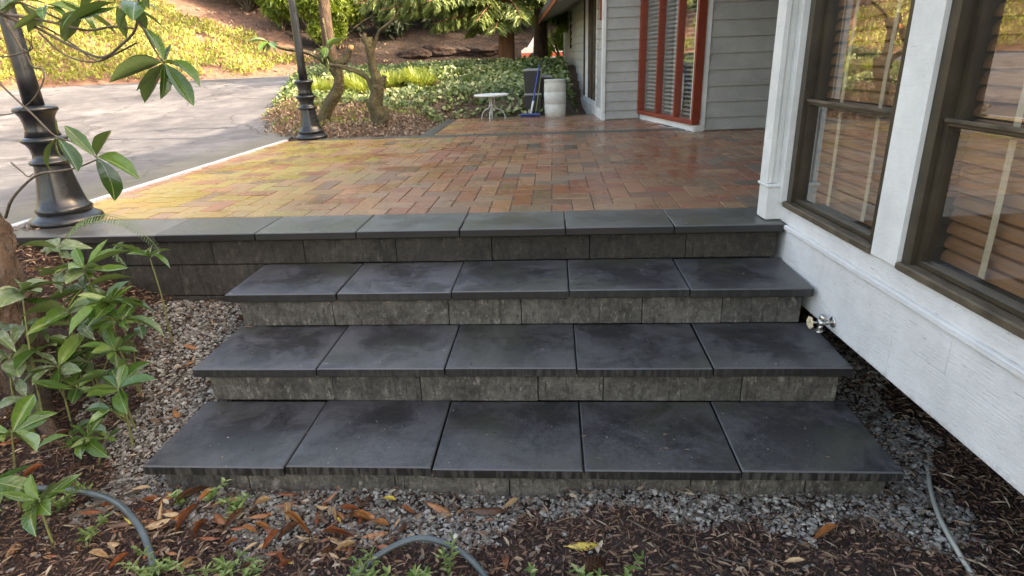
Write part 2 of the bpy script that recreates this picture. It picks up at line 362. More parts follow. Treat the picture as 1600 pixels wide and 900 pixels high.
def rhodo_mat(name, stops, spots=None, rough=.2):
    m, t, b = _nodes(name)
    c = ramp(t, objrand(t), stops)
    n1 = noise_tex(t, 60, 4, .7)
    c = mixc(t, 1.0, c, ramp(t, n1, [(.3, (.78, .78, .78)), (.7, (1.2, 1.2, 1.2))]), 'MULTIPLY')
    tc = N(t, 'ShaderNodeTexCoord'); sp = N(t, 'ShaderNodeSeparateXYZ'); t.links.new(tc.outputs['Object'], sp.inputs[0])
    ay = mth(t, 'ABSOLUTE', sp.outputs[1]); mid = mth(t, 'LESS_THAN', ay, .0011)
    if spots: c = mixc(t, ramp(t, noise_tex(t, 38, 6, .8), [(.50, (0, 0, 0)), (.62, (.75, .75, .75))]), c, spots)
    c = mixc(t, mth(t, 'MULTIPLY', mid, .6), c, (.30, .36, .14))
    # paler underside
    geo = N(t, 'ShaderNodeNewGeometry'); c = mixc(t, mth(t, 'MULTIPLY', geo.outputs['Backfacing'], .7), c, (.12, .17, .065))
    put(t, b, 'Base Color', c); put(t, b, 'Roughness', rough); b.inputs['Specular IOR Level'].default_value = .6
    vein = mth(t, 'SINE', mth(t, 'MULTIPLY', mth(t, 'ADD', sp.outputs[0], mth(t, 'MULTIPLY', ay, -.7)), 560))
    bump(t, b, mth(t, 'ADD', mth(t, 'MULTIPLY', vein, .35), n1), .3, .0012)
    tr = N(t, 'ShaderNodeBsdfTranslucent'); t.links.new(mixc(t, .4, c, (.30, .42, .04)), tr.inputs[0])
    mx = N(t, 'ShaderNodeMixShader'); mx.inputs[0].default_value = .16; o = t.nodes['Material Output']
    t.links.new(b.outputs[0], mx.inputs[1]); t.links.new(tr.outputs[0], mx.inputs[2]); t.links.new(mx.outputs[0], o.inputs[0]); return m
M['rhodo'] = rhodo_mat('rhododendron_leaf', [(0, (.028, .07, .016)), (.5, (.065, .135, .026)), (.85, (.11, .19, .04)), (1, (.22, .30, .08))])
M['rhodo_dusty'] = rhodo_mat('dusty_rhododendron_leaf', [(0, (.06, .10, .04)), (1, (.13, .19, .075))], (.30, .31, .27), .5)
def dead_mat():
    m, t, b = _nodes('dead_leaf')
    c = ramp(t, objrand(t), [(0, (.11, .045, .022)), (.3, (.27, .095, .035)), (.55, (.40, .16, .05)), (.75, (.20, .085, .05)), (.9, (.45, .24, .08)), (1, (.50, .40, .08))])
    c = mixc(t, 1.0, c, ramp(t, noise_tex(t, 50, 5, .75), [(.3, (.55, .55, .55)), (.7, (1.3, 1.3, 1.3))]), 'MULTIPLY')
    put(t, b, 'Base Color', c); put(t, b, 'Roughness', .33); bump(t, b, noise_tex(t, 90, 4, .7), .4, .002); return m
M['dead'] = dead_mat()
M['stem'] = simple('green_stem', (.14, .16, .05), (.22, .22, .09), 30, .5, .2, .002, 100)
M['twig'] = simple('grey_brown_twig', (.055, .04, .028), (.16, .125, .09), 25, .7, .4, .002, 120)
M['bark'] = simple('rough_bark', (.026, .016, .011), (.12, .078, .052), 11, .85, 1.0, .04, 26, vscale=(1, 1, .35))
M['mossbark'] = simple('mossy_bark', (.04, .028, .016), (.135, .115, .05), 7, .85, 1.0, .03, 28)
M['redbark'] = simple('red_fir_bark', (.12, .05, .028), (.30, .14, .08), 6, .85, .8, .03, 16, vscale=(1, 1, .25))
M['cut'] = simple('cut_wood', (.55, .22, .08), (.65, .32, .13), 20, .7, .2, .002, 60)
def asphalt():
    m, t, b = _nodes('driveway_asphalt')
    n1 = noise_w(t, .45, 5, .6); n2 = noise_w(t, 3.2, 7, .7); n3 = noise_w(t, 120, 3, .7)
    c = ramp(t, mth(t, 'ADD', mth(t, 'MULTIPLY', n1, .6), mth(t, 'MULTIPLY', n2, .4)), [(.38, (.055, .053, .057)), (.5, (.115, .110, .116)), (.60, (.20, .190, .195))])
    cr = N(t, 'ShaderNodeTexVoronoi', feature='DISTANCE_TO_EDGE'); cr.inputs['Scale'].default_value = .55
    mp = N(t, 'ShaderNodeVectorMath', operation='ADD'); t.links.new(worldpos(t), mp.inputs[0])
    nz = N(t, 'ShaderNodeTexNoise'); nz.inputs['Scale'].default_value = 1.7; t.links.new(worldpos(t), nz.inputs['Vector']); t.links.new(nz.outputs['Color'], mp.inputs[1])
    t.links.new(mp.outputs[0], cr.inputs['Vector'])
    c = mixc(t, ramp(t, cr.outputs['Distance'], [(.006, (.75, .75, .75)), (.016, (0, 0, 0))]), c, (.035, .03, .027))
    c = mixc(t, 1.0, c, ramp(t, n3, [(.35, (.75, .75, .75)), (.65, (1.2, 1.2, 1.2))]), 'MULTIPLY')
    # green-brown moss dust along the patio edge
    sx = N(t, 'ShaderNodeSeparateXYZ'); t.links.new(worldpos(t), sx.inputs[0])
    e = mth(t, 'ADD', sx.outputs[0], mth(t, 'MULTIPLY', n2, .9))
    c = mixc(t, ramp(t, mth(t, 'MULTIPLY', mth(t, 'ADD', e, 4.2), 1), [(.45, (0, 0, 0)), (1, (.6, .6, .6))]), c, (.13, .12, .07))
    put(t, b, 'Base Color', c); put(t, b, 'Roughness', .6); bump(t, b, mth(t, 'ADD', n3, n2), .4, .01); return m
M['asphalt'] = asphalt()
M['soil'] = simple('mulch_soil', (.020, .011, .009), (.075, .042, .032), 14, .85, .9, .03, 55)
M['bedsoil'] = simple('bed_soil', (.07, .045, .03), (.17, .115, .08), 5, .9, .8, .04, 30)
M['redmulch'] = simple('red_bark_mulch', (.11, .055, .038), (.27, .15, .105), 4, .9, .9, .05, 14)
M['bank'] = simple('bank_soil', (.010, .006, .004), (.050, .028, .020), 2.2, .9, .9, .15, 5)
def var_mat(name, stops, rough=.6, bs=.3):
    m, t, b = _nodes(name); a = N(t, 'ShaderNodeAttribute'); a.attribute_name = 'var'
    c = mixc(t, 1.0, ramp(t, a.outputs['Fac'], stops), ramp(t, noise_w(t, 130, 4, .7), [(.3, (.75, .75, .75)), (.7, (1.2, 1.2, 1.2))]), 'MULTIPLY')
    put(t, b, 'Base Color', c); put(t, b, 'Roughness', rough); bump(t, b, noise_w(t, 160, 3, .7), bs, .002); return m
M['gravel'] = var_mat('gravel_stone', [(0, (.08, .068, .055)), (.4, (.20, .182, .155)), (.75, (.31, .29, .26)), (.96, (.42, .40, .36)), (1, (.6, .57, .5))], .5)
M['mulch'] = var_mat('bark_mulch_chip', [(0, (.026, .013, .010)), (.45, (.095, .046, .032)), (.8, (.21, .11, .07)), (1, (.38, .25, .16))], .6)

# ------------------------------------------------------------------ terrain functions
def zd(x, y): return .62*smooth((np.asarray(y)-7.6)/8.0)
TOE = np.array([(-34, -22), (-27, -6), (-19.9, 5.4), (-13.13, 14.57), (-8.6, 20.7), (-5.6, 23.2), (-1.5, 25), (6, 26), (30, 26)], float)
def toe_dist(x, y):
    x = np.asarray(x, float); y = np.asarray(y, float); best = np.full(x.shape, 1e9); sgn = np.zeros(x.shape)
    for a, b in zip(TOE[:-1], TOE[1:]):
        d = b-a; L = (d**2).sum(); tt = np.clip(((x-a[0])*d[0]+(y-a[1])*d[1])/L, 0, 1)
        px, py = x-a[0]-tt*d[0], y-a[1]-tt*d[1]; q = np.hypot(px, py)
        s = np.sign(d[0]*py-d[1]*px)
        m_ = q < best-1e-9; best = np.where(m_, q, best); sgn = np.where(m_, s, sgn)
    return best*sgn
def zh(x, y):
    d = toe_dist(x, y); x = np.asarray(x, float)
    slope = .38+.10*smooth((x+8)/4)
    return .60+np.where(d > 0, slope*d, d*.25)+.03*np.sin(x*2.1)*np.cos(np.asarray(y)*1.7)*np.clip(d, 0, 1)
def grid(name, xs, ys, fz, m, keep=None, smooth_=True):
    X, Y = np.meshgrid(xs, ys); Z = fz(X, Y); V = np.stack([X, Y, Z], -1).reshape(-1, 3); nx = len(xs)
    i, j = np.meshgrid(np.arange(nx-1), np.arange(len(ys)-1)); a = (j*nx+i).ravel()
    F = np.stack([a, a+1, a+nx+1, a+nx], 1)
    if keep is not None: c = V[F].mean(1); F = F[keep(c[:, 0], c[:, 1])]
    return part(name, np_mesh(name, V, F, m, None, smooth_))
# far base sheet to the horizon
bp = MB(); bp.add([(-300, -300, -1.6), (300, -300, -1.6), (300, 300, -1.6), (-300, 300, -1.6)], [(0, 1, 2, 3)])
tag(bp.build('ground', M['bank']), 'bare brown woodland ground far around', kind='structure')
tag(grid('driveway', np.linspace(-46, 26, 145), np.linspace(-24, 30, 109), lambda x, y: zd(x, y)-.002, M['asphalt'],
    lambda x, y: ((x < -3.5) & (y > 3.7)) | (x < -6) & (y > 1.5) | (x < -8) | (y > 17)), 'worn grey asphalt driveway', kind='structure')
dst = MB(); dst.add([(-3.75, 3.7, -.003), (-3.478, 3.7, -.003), (-3.478, 8.15, -.003), (-3.75, 8.15, -.003)], [(0, 1, 2, 3)])
# hillside beyond the driveway, bent along its toe
def ribbon(name, m, offs, t0, t1, n, fz):
    tl = np.linspace(t0, t1, n); P = np.stack([np.interp(tl, np.arange(len(TOE)), TOE[:, k]) for k in (0, 1)], 1)
    for _ in range(3): P[1:-1] = (P[:-2]+P[1:-1]*2+P[2:])/4
    T = unit(np.gradient(P, axis=0)); Nn = np.stack([-T[:, 1], T[:, 0]], 1)
    V = []
    for o in offs:
        q = P+Nn*o; V.append(np.c_[q, fz(q[:, 0], q[:, 1])])
    V = np.array(V).reshape(-1, 3); i, j = np.meshgrid(np.arange(n-1), np.arange(len(offs)-1)); a = (j*n+i).ravel()
    return part(name, np_mesh(name, V, np.stack([a, a+1, a+n+1, a+n], 1), m, None, True))
tag(ribbon('hillside', M['redmulch'], np.r_[np.linspace(-.6, 10, 28), np.linspace(11, 34, 14)], 0, 4.35, 120, zh), 'sloping bank of reddish bark mulch beyond the driveway', kind='structure')
tag(ribbon('soil_bank', M['bank'], np.r_[np.linspace(-.6, 10, 28), np.linspace(11, 30, 10)], 4.3, 8, 90, zh), 'shaded brown soil bank behind the back road', kind='structure')

# garden bed behind the patio
def xl(y): return np.interp(y, [8.1, 8.4, 10, 12.9, 14.8, 18, 20], [-3.42, -3.97, -4.8, -5.6, -6.2, -6.0, -5.0])
def zb(x, y):
    x = np.asarray(x, float); y = np.asarray(y, float)
    ins = np.minimum.reduce([x-xl(y), 19.5-y])
    tgt = .70*smooth((y-8.9)/5.6)+.05*np.sin(x*1.3+y)*smooth((y-9)/3)
    tgt = np.where((x > -.5), tgt-.35*smooth((13-y)/2.5)*smooth((x+.3)/.6)*0, tgt)
    back = np.where((x > -1.9) & (y < 10.6), -.12, 0)
    rgt = -.42*smooth((x-.12)/.35)*smooth((14-y)/2)
    z = np.maximum(tgt, zd(x, y)+.07)+back+rgt
    near = np.minimum(1, np.where(x < -1.72, np.maximum((y-8.05)/.5, np.where(x < -3.42, 1, -1)), 1)); near = np.where((x >= -1.9) & (x < -1.6) & (y > 8), np.minimum(near, 1), near)
    lip = np.where(x < -1.72, np.hypot(np.maximum(0, y-8.05), 0), np.maximum(0, y-10.33)); lip = np.where((x < -1.72) & (y < 10.4), np.minimum(lip, -1.72-x+np.maximum(0, 0)), lip); lip = np.where(x < -3.42, 1, lip)
    z = np.where(lip < .45, z*smooth(lip/.45)-.03*(1-smooth(lip/.45)), z)
    edge = smooth(ins/.45); return z*edge+(zd(x, y)-.06)*(1-edge)*1.0-.02
tag(grid('planting_bed', np.linspace(-6.6, 6, 127), np.linspace(7.92, 20, 122), zb, M['bedsoil'],
    lambda x, y: (x > xl(y)-.3) & ~((y < 8.0) & (x > -3.3)) & ~((y < 10.25) & (x > -1.69))), 'brown soil of the planting bed behind the patio', kind='structure')

# front garden ground
def zg(x, y):
    x = np.asarray(x, float); y = np.asarray(y, float)
    a = -.77+.30*smooth((y-2.05)/1.3); a = np.where(x > 0, -.76+.10*smooth((y-2.4)/1.2), a)
    l = -.60+.58*smooth((y-1.6)/2.1)
    k = smooth((-x-2.15)/1.15)
    z = a*(1-k)+l*k
    z = z-.02*smooth((1.75-y)/.4)
    return z+.012*np.sin(x*7+y*3)+.010*np.sin(y*11-x*4)
def rough_ground(x, y):
    z = zg(x, y); n = np.array([noise.noise(Vector((float(a)*9, float(b)*9, 0)))*.010+noise.noise(Vector((float(a)*30, float(b)*30, 3)))*.005 for a, b in zip(x.ravel(), y.ravel())])
    return z+n.reshape(x.shape)
tag(grid('garden_ground', np.r_[np.linspace(-9, -3.6, 20), np.linspace(-3.5, 2.6, 150), np.linspace(2.8, 6, 10)], np.r_[np.linspace(-6, .9, 16), np.linspace(1, 3.74, 80)], rough_ground, M['soil'],
    lambda x, y: ~((x > -1.6) & (x < 1.2) & (y > 2.3))), 'dark brown mulch and soil at the foot of the steps', kind='structure')

# ------------------------------------------------------------------ stairs
def slab_mesh(w_, d_, h_, nm='tread_slab', bev=.005): return MB().box(0, w_, 0, d_, 0, h_, bev).mesh(nm, M['coping' if nm == 'coping_slab' else 'slab'])
steps = thing('stone_steps', 'flight of three wide dark concrete slab steps up to the brick patio', 'steps', (0, 2, -.76))
def place(name, me, parent, x, y, z, rz=0, tilt=0):
    o = part(name, me, parent); P = parent.location
    o.location = (x-P.x, y-P.y, z-P.z); o.rotation_euler = (tilt, 0, R(rnd.uniform(-.12, .12))); return o
T = .046
step_def = [(1.304, 2.003, -.6105, .505), (1.293, 2.4635, -.4127, .482), (1.270, 2.9006, -.2049, .487)]
for k, (xr, yf, zt, dep) in enumerate(step_def):
    for i in range(5):
        me = slab_mesh(.593, dep, T)
        place('tread_slab', me, steps, xr-.6*(i+1)+.0035+rnd.uniform(-.001, .001), yf+rnd.uniform(-.004, .004), zt-T+rnd.uniform(-.002, .002), tilt=.008+rnd.uniform(-.003, .002))
    # risers
    zb0 = (-.86, -.6105, -.4127)[k]; top = zt-T-.003; x1 = xr-.035; x0 = xr-3.0+.055
    yr = yf+.042; x = x0; cuts = []
    ws = {0: [.36, .62, .47, .72, .44, .5], 1: [.60, .42, .55, .30, .62, .5], 2: [.50, .62, .38, .62, .40, .5]}[k]
    i = 0
    while x < x1-.02:
        w_ = min(ws[i % len(ws)], x1-x); 
        if x1-x-w_ < .12: w_ = x1-x
        b_ = MB().box(0, w_-.005, 0, .20, 0, top-zb0-(.004 if k else 0), .006).mesh('riser_block', M['riser'])
        place('riser_block', b_, steps, x, yr+rnd.uniform(-.003, .003), zb0+(.004 if k else 0)); x += w_; i += 1
    # core behind
    c_ = MB().box(x0+.02, x1-.02, yr+.18, 3.36, zb0+.01, top-.01).mesh('core_fill', M['riser'])
    o = part('core_fill', c_, steps); o.location = (-steps.location.x, -steps.location.y, -steps.location.z)
# retaining wall and coping
wall = thing('retaining_wall', 'low dark block retaining wall under the front edge of the patio', 'wall', (0, 3.35, -.46))
xe = 1.2616
for i in range(8):
    x0, x1 = xe-.6*(i+1)+.0035, xe-.6*i-.0035
    if i == 7: x0 = -3.46
    me = slab_mesh(x1-x0, .405, T, 'coping_slab'); place('coping_slab', me, wall, x0, 3.349+rnd.uniform(-.001, .001), -T+rnd.uniform(-.001, .001))
jx = [-3.44, -3.0, -2.58, -2.03, -1.47, -.92, -.36, .20, .74, 1.235]
for a, b in zip(jx[:-1], jx[1:]):
    me = MB().box(0, b-a-.005, 0, .2, 0, .150, .006).mesh('wall_block', M['wallblock']); place('wall_block', me, wall, a, 3.385+rnd.uniform(-.003, .003), -.199)
jx = [-3.44, -2.95, -2.27, -1.72, -1.2]
for r_ in range(2):
    for a, b in zip(jx[:-1], jx[1:]):
        me = MB().box(0, b-a-.005, 0, .2, 0, .195, .006).mesh('wall_block', M['wallblock']); place('wall_block', me, wall, a+r_*.13, 3.388+rnd.uniform(-.003, .003), -.399-.2*r_)

# ------------------------------------------------------------------ patio of pavers
pb = MB(); pb.quadbox([(-3.46, 3.56), (4.3, 3.56), (4.3, 7.9), (1.75, 7.95), (1.5, 9.3), (1.0, 10.33), (-1.74, 10.33), (-1.74, 8.052), (-3.1, 8.052), (-3.46, 7.95)], (-.5, -.008))
patio = tag(pb.build('patio', M['joint']), 'herringbone patio of red and brown brick pavers', kind='structure')
UX, UY = .1325, .170
X0, Y0 = -3.415, 3.762
def pav_poly():
    out = []
    for j in range(-2, 26):
        for i in range(-2, 60):
            k = (i-j) % 4; x, y = X0+i*UX-.045, Y0+j*UY
            if k == 0: out.append((x, x+2*UX, y, y+UY))
            elif k == 3: out.append((x, x+UX, y, y+2*UY))
    return out
rects = []
for x0, x1, y0, y1 in pav_poly():
    x0, x1, y0, y1 = max(x0, -3.425), min(x1, 3.2), max(y0, Y0), min(y1, 7.84)
    if x1-x0 < .02 or y1-y0 < .02: continue
    if (x0+x1)/2 > 1.15 and (y0+y1)/2 < 3.76: continue
    rects.append((x0, x1, y0, y1))
X1s = -1.55
for j in range(12):                                        # back part of the patio, running bond
    y0 = 8.07+j*.185; y1 = y0+.185; x = X1s-(.13 if j % 2 else 0)
    while x < 1.7:
        a, b = max(x, X1s), min(x+.265, 1.62-.22*(y0-8)); x += .265
        if b-a > .03 and y1 < 10.33: rects.append((a, b, y0, y1))
cam_xy = Vector((0, 0))
rects.sort(key=lambda r: math.hypot((r[0]+r[1])/2, (r[2]+r[3])/2))
vis = [r for r in rects if not ((r[0] > 1.9 and r[2] < 6.2) or r[0] > 2.75 or (r[0] > 1.35 and r[3] < 4.2))]
hid = [r for r in rects if r not in set(vis)]
g = .0042; pav_cache = {}
def pav_me(w_, d_):
    key = (round(w_, 3), round(d_, 3))
    if key not in pav_cache:
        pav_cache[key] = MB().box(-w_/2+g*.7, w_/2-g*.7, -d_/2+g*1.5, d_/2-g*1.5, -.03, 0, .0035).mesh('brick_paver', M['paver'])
    return pav_cache[key]
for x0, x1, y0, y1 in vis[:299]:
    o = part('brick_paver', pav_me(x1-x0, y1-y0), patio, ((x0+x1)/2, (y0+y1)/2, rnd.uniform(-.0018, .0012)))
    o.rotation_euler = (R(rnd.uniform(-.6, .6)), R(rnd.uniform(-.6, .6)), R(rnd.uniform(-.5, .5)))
V = []; F = []; va = []
for x0, x1, y0, y1 in vis[299:]+hid:
    z = rnd.uniform(-.0018, .0012); b = .0035; n = len(V); t1, t2, t3 = [rnd.uniform(-.0022, .0022) for _ in range(3)]
    x0 -= g*.3; x1 += g*.3; y0 += g*.5; y1 -= g*.5
    V += [(x0+g, y0+g, -.03), (x1-g, y0+g, -.03), (x1-g, y1-g, -.03), (x0+g, y1-g, -.03), (x0+g, y0+g, z-b+t1), (x1-g, y0+g, z-b+t2), (x1-g, y1-g, z-b+t3), (x0+g, y1-g, z-b+t1-t2+t3),
          (x0+g+b, y0+g+b, z+t1), (x1-g-b, y0+g+b, z+t2), (x1-g-b, y1-g-b, z+t3), (x0+g+b, y1-g-b, z+t1-t2+t3)]
    for k in (0, 4):
        for i in range(4): F.append((n+k+i, n+k+(i+1) % 4, n+k+4+(i+1) % 4, n+k+4+i))
    F.append((n+8, n+9, n+10, n+11)); va += [rnd.random()]*12
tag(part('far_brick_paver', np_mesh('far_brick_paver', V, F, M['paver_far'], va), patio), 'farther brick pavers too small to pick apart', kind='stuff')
bw = .0035
x = -3.05
while x < 1.55:
    w_ = .6; o = part('border_slab', MB().box(bw, min(w_, 1.62-x)-bw, bw, .195, -.03, 0, .003).mesh('border_slab', M['border']), patio, (x, 7.855, .001)); x += w_
for j in range(4): part('border_slab', MB().box(0, .15, bw, .53, -.03, 0, .003).mesh('border_slab', M['border']), patio, (-1.72, 8.07+j*.54, .001))
for j in range(4): part('border_slab', MB().box(0, .55, 0, .12, -.03, 0, .003).mesh('border_slab', M['border']), patio, (-1.05+j*.56, 10.30, .002))
ed = MB().box(-3.485, -3.435, 3.62, 7.95, -.05, .012, .004)
tag(ed.build('edging_strip', M['edging'], None), 'pale straight edging strip between the brick patio and the driveway', 'edging')
ap = dst.build('driveway_apron', M['asphalt']); tag(ap, 'strip of driveway asphalt beside the edging', kind='structure')

# ------------------------------------------------------------------ house
TH = .06
house = thing('house', 'grey clapboard house with white trim and tall windows along the right', 'house', (1.262, 3.35, 0), TH)
def hp(mb, name, mat, sa=None, parent=None):
    return mb.build(name, M[mat] if isinstance(mat, str) else mat, parent or house)
# near wing: wall plane a=0, b from -4.2 to 0.06
hp(MB().box(0.02, .05, -4.2, .30, -.362, -.022, .004), 'skirt_board', 'white')
hp(MB().box(-.012, .02, -4.2, -.002, -.030, -.004, .004), 'skirt_moulding', 'white')
hp(MB().box(.004, .05, -4.2, .06, -.004, .100, .004), 'apron_board', 'white')
for b0_, b1_ in ((-4.2, -2.602), (-2.6, -1.062), (-1.06, -.012)): hp(MB().box(0, .02, b0_, b1_, -.36, -.1838, .0015), 'skirt_face_board', 'white'); hp(MB().box(.0006, .02, b0_-.31 if b0_ > -4 else b0_, b1_-.31 if b1_ < -.1 else b1_, -.1826, -.03, .0015), 'skirt_face_board', 'white')
for x_ in ():
    pass
hp(MB().box(.05, 3.4, -4.2, .27, -.34, -.20), 'floor_joist_deck', 'dark')
hp(MB().box(.95, 1.1, -4.2, .27, -1.0, -.34), 'foundation_wall', 'concrete')
hp(MB().box(.06, 3.4, .20, .30, -.2, 2.6), 'end_wall', 'siding')
WT = 2.05
def wood_window(b0, b1, label, light=False):
    """b0<b1 along the wall; sill z=.10; top WT"""
    wn = bpy.data.objects.new('window', None); COL.objects.link(wn); wn.parent = house; wn.location = (0, 0, 0); wn['label'] = label
    fr = MB(); jw = .052
    fr.box(.006, .16, b1-jw, b1, .10, WT, .006); fr.box(.006, .16, b0, b0+jw, .10, WT, .006)
    fr.box(.0, .16, b0+jw, b1-jw, WT-.07, WT, .005)
    fr.build('window_frame', M['brownframe'], wn)
    MB().box(-.018, .15, b0+.004, b1-.004, .086, .118, .006).build('window_sill', M['sill'], wn)
    c0, c1 = b0+jw, b1-jw
    def sash(z0, z1, a, wv, nm):
        s = MB(); s.box(a, a+.035, c0, c0+wv, z0, z1, .004); s.box(a, a+.035, c1-wv, c1, z0, z1, .004)
        s.box(a-.002, a+.037, c0+wv, c1-wv, z0, z0+wv, .004); s.box(a-.002, a+.037, c0+wv, c1-wv, z1-wv, z1, .004)
        s.build(nm, M['brownframe'], wn)
        gl = MB(); gl.add([(a+.02, c0+wv-.004, z0+wv-.004), (a+.02, c1-wv+.004, z0+wv-.004), (a+.02, c1-wv+.004, z1-wv+.004), (a+.02, c0+wv-.004, z1-wv+.004)], [(0, 1, 2, 3)])
        gl.build('pane', M['glass'], wn)
    sash(.120, .650, .028, .024, 'lower_sash'); sash(.612, WT-.07, .056, .028, 'upper_sash')
    MB().box(.018, .03, c0+.01, c1-.01, .640, .655, .003).build('rail_trim', M['edging'] if False else M['sill'], wn)
    # wooden blind
    n = int((WT-.3)/.052); sm_ = MB(); L_ = c1-c0-.004
    sl_v = [(-.026, 0, -.010), (-.009, 0, .002), (.010, 0, .004), (.026, 0, -.002)]
    vv = [(p[0], -L_/2, p[2]) for p in sl_v]+[(p[0], L_/2, p[2]) for p in sl_v]
    vv += [(p[0], p[1], p[2]-.003) for p in vv]
    ff = [(0, 1, 5, 4), (1, 2, 6, 5), (2, 3, 7, 6), (8, 12, 13, 9), (9, 13, 14, 10), (10, 14, 15, 11), (0, 4, 12, 8), (3, 11, 15, 7), (0, 8, 9, 1), (1, 9, 10, 2), (2, 10, 11, 3), (4, 5, 13, 12), (5, 6, 14, 13), (6, 7, 15, 14)]
    sm_.add(vv, ff); me = sm_.mesh('blind_slat', M['blindwood'])
    for i in range(n):
        part('blind_slat', me, wn, (.125+rnd.uniform(-.002, .002), (c0+c1)/2, .165+i*.052), (rnd.uniform(-.006, .006), R(-50+rnd.uniform(-3, 3)), rnd.uniform(-.004, .004)))
    for fr_ in (.3, .72) if c1-c0 > .5 else (.5,):
        bb = c0+(c1-c0)*fr_
        tp = MB(); pts = [(.094+.003*math.sin(k*1.3), bb+.004*math.sin(k*.7)) for k in range(12)]
        V_ = []; F_ = []
        for k, (a_, b_) in enumerate(pts): z_ = .15+k*(WT-.3)/11; V_ += [(a_, b_-.014, z_), (a_, b_+.014, z_), (a_+.002, b_+.014, z_), (a_+.002, b_-.014, z_)]
        for k in range(11):
            for q in range(4): F_.append((k*4+q, k*4+(q+1) % 4, k*4+4+(q+1) % 4, k*4+4+q))
        tp.add(V_, F_); tp.build('blind_tape', M['tape'], wn)
    return wn
wood_window(-.835, .045, 'narrow brown framed sash window nearest the white corner post')
wood_window(-1.98, -1.015, 'wide brown framed sash window nearest the camera')
hp(MB().box(-.012, .17, -1.013, -.838, .088, WT+.02, .006), 'window_mullion_board', 'whitetrim')
hp(MB().box(-.030, .17, -2.18, -1.985, .088, WT+.02, .006), 'window_mullion_board', 'whitetrim')
hp(MB().box(0.0, .17, -4.2, -2.185, .102, WT+.02, .003), 'plain_wall_panel', 'white')
hp(MB().box(-.004, .17, -4.2, .045, WT+.022, 2.6, .003), 'wall_header', 'white')
# interior room
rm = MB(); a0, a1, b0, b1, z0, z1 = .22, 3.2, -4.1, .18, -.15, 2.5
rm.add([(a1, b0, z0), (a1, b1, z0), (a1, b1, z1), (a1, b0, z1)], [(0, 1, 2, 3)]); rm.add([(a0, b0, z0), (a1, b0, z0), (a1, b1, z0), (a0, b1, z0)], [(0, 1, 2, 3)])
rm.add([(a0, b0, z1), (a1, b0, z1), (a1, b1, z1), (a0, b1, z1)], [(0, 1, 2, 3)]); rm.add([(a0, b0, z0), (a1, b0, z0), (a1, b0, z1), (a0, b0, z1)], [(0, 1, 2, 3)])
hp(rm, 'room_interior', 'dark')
# corner post with base block and fluted casing
hp(MB().box(-.085, .030, .082, .205, .005, .185, .004), 'post_base_block', 'whitetrim')
hp(MB().box(-.095, .040, .072, .215, .186, .203, .004), 'post_base_cap', 'whitetrim')
hp(MB().box(-.062, .012, .118, .205, .204, 2.6, .003), 'post_shaft', 'whitetrim')
hp(MB().box(-.088, -.064, .100, .205, .204, 2.6, .003), 'post_edge_board', 'whitetrim')
hp(MB().box(-.050, .002, .1165, .1175, .204, 2.6), 'post_edge_board', 'whitetrim')
for i in range(4): hp(MB().box(-.024, .004, .048+i*.0165, .048+i*.0165+.0115, .105, 2.6, .003), 'fluted_casing', 'whitetrim')
hp(MB().box(.005, .06, .046, .205, .0, 2.6), 'casing_board', 'whitetrim')

def siding(a0, b0, a1, b1, z0, z1, ex, side=1, mat='siding', name='siding_board', zs=None):
    """lapped boards between two wall points; side = sign of outward normal (left of direction = +1)"""
    d = Vector((a1-a0, b1-b0, 0)); L_ = d.length; d.normalize(); n = Vector((-d.y, d.x, 0))*side
    zz = zs or [z0+i*ex for i in range(int((z1-z0)/ex)+1)]
    for i, z in enumerate(zz):
        h = (zz[i+1]-z) if i+1 < len(zz) else ex
        prof = [(.030, z), (.030, z+.005), (.008, z+h+.014), (0, z+h+.014), (0, z)]
        V_ = []
        for e in (0, L_):
            for o_, q in prof: p = Vector((a0, b0, 0))+d*e+n*o_; V_.append((p.x, p.y, q))
        k = len(prof); F_ = [tuple(range(k)), tuple(range(2*k-1, k-1, -1))]+[(j, (j+1) % k, k+(j+1) % k, k+j) for j in range(k)]
        mb = MB(); mb.add(V_, F_); hp(mb, name, mat)
# wall across the porch, facing the camera
siding(.80, 4.335, 3.3, 4.335, 0, 2.6, .172, side=-1, zs=[.012, .155, .333, .508, .690, .870, 1.045, 1.225, 1.41, 1.59, 1.77, 1.95, 2.13, 2.31, 2.49])
hp(MB().box(.70, 3.4, 4.337, 4.44, -.1, 2.75), 'wall_core', 'siding')
hp(MB().box(3.3, 3.4, .3, 4.33, -.1, 2.75), 'porch_side_wall', 'siding')
# red framed glazing in the return wall
A = Vector((.345, 6.06)); B = Vector((.660, 4.27)); dv = (B-A); LW = dv.length; ang = math.atan2(dv.y, dv.x)
rw = bpy.data.objects.new('glazed_wall', None); COL.objects.link(rw); rw.parent = house; rw.location = (A.x, A.y, 0); rw.rotation_euler = (0, 0, ang); rw['label'] = 'tall red framed triple window in the porch return'
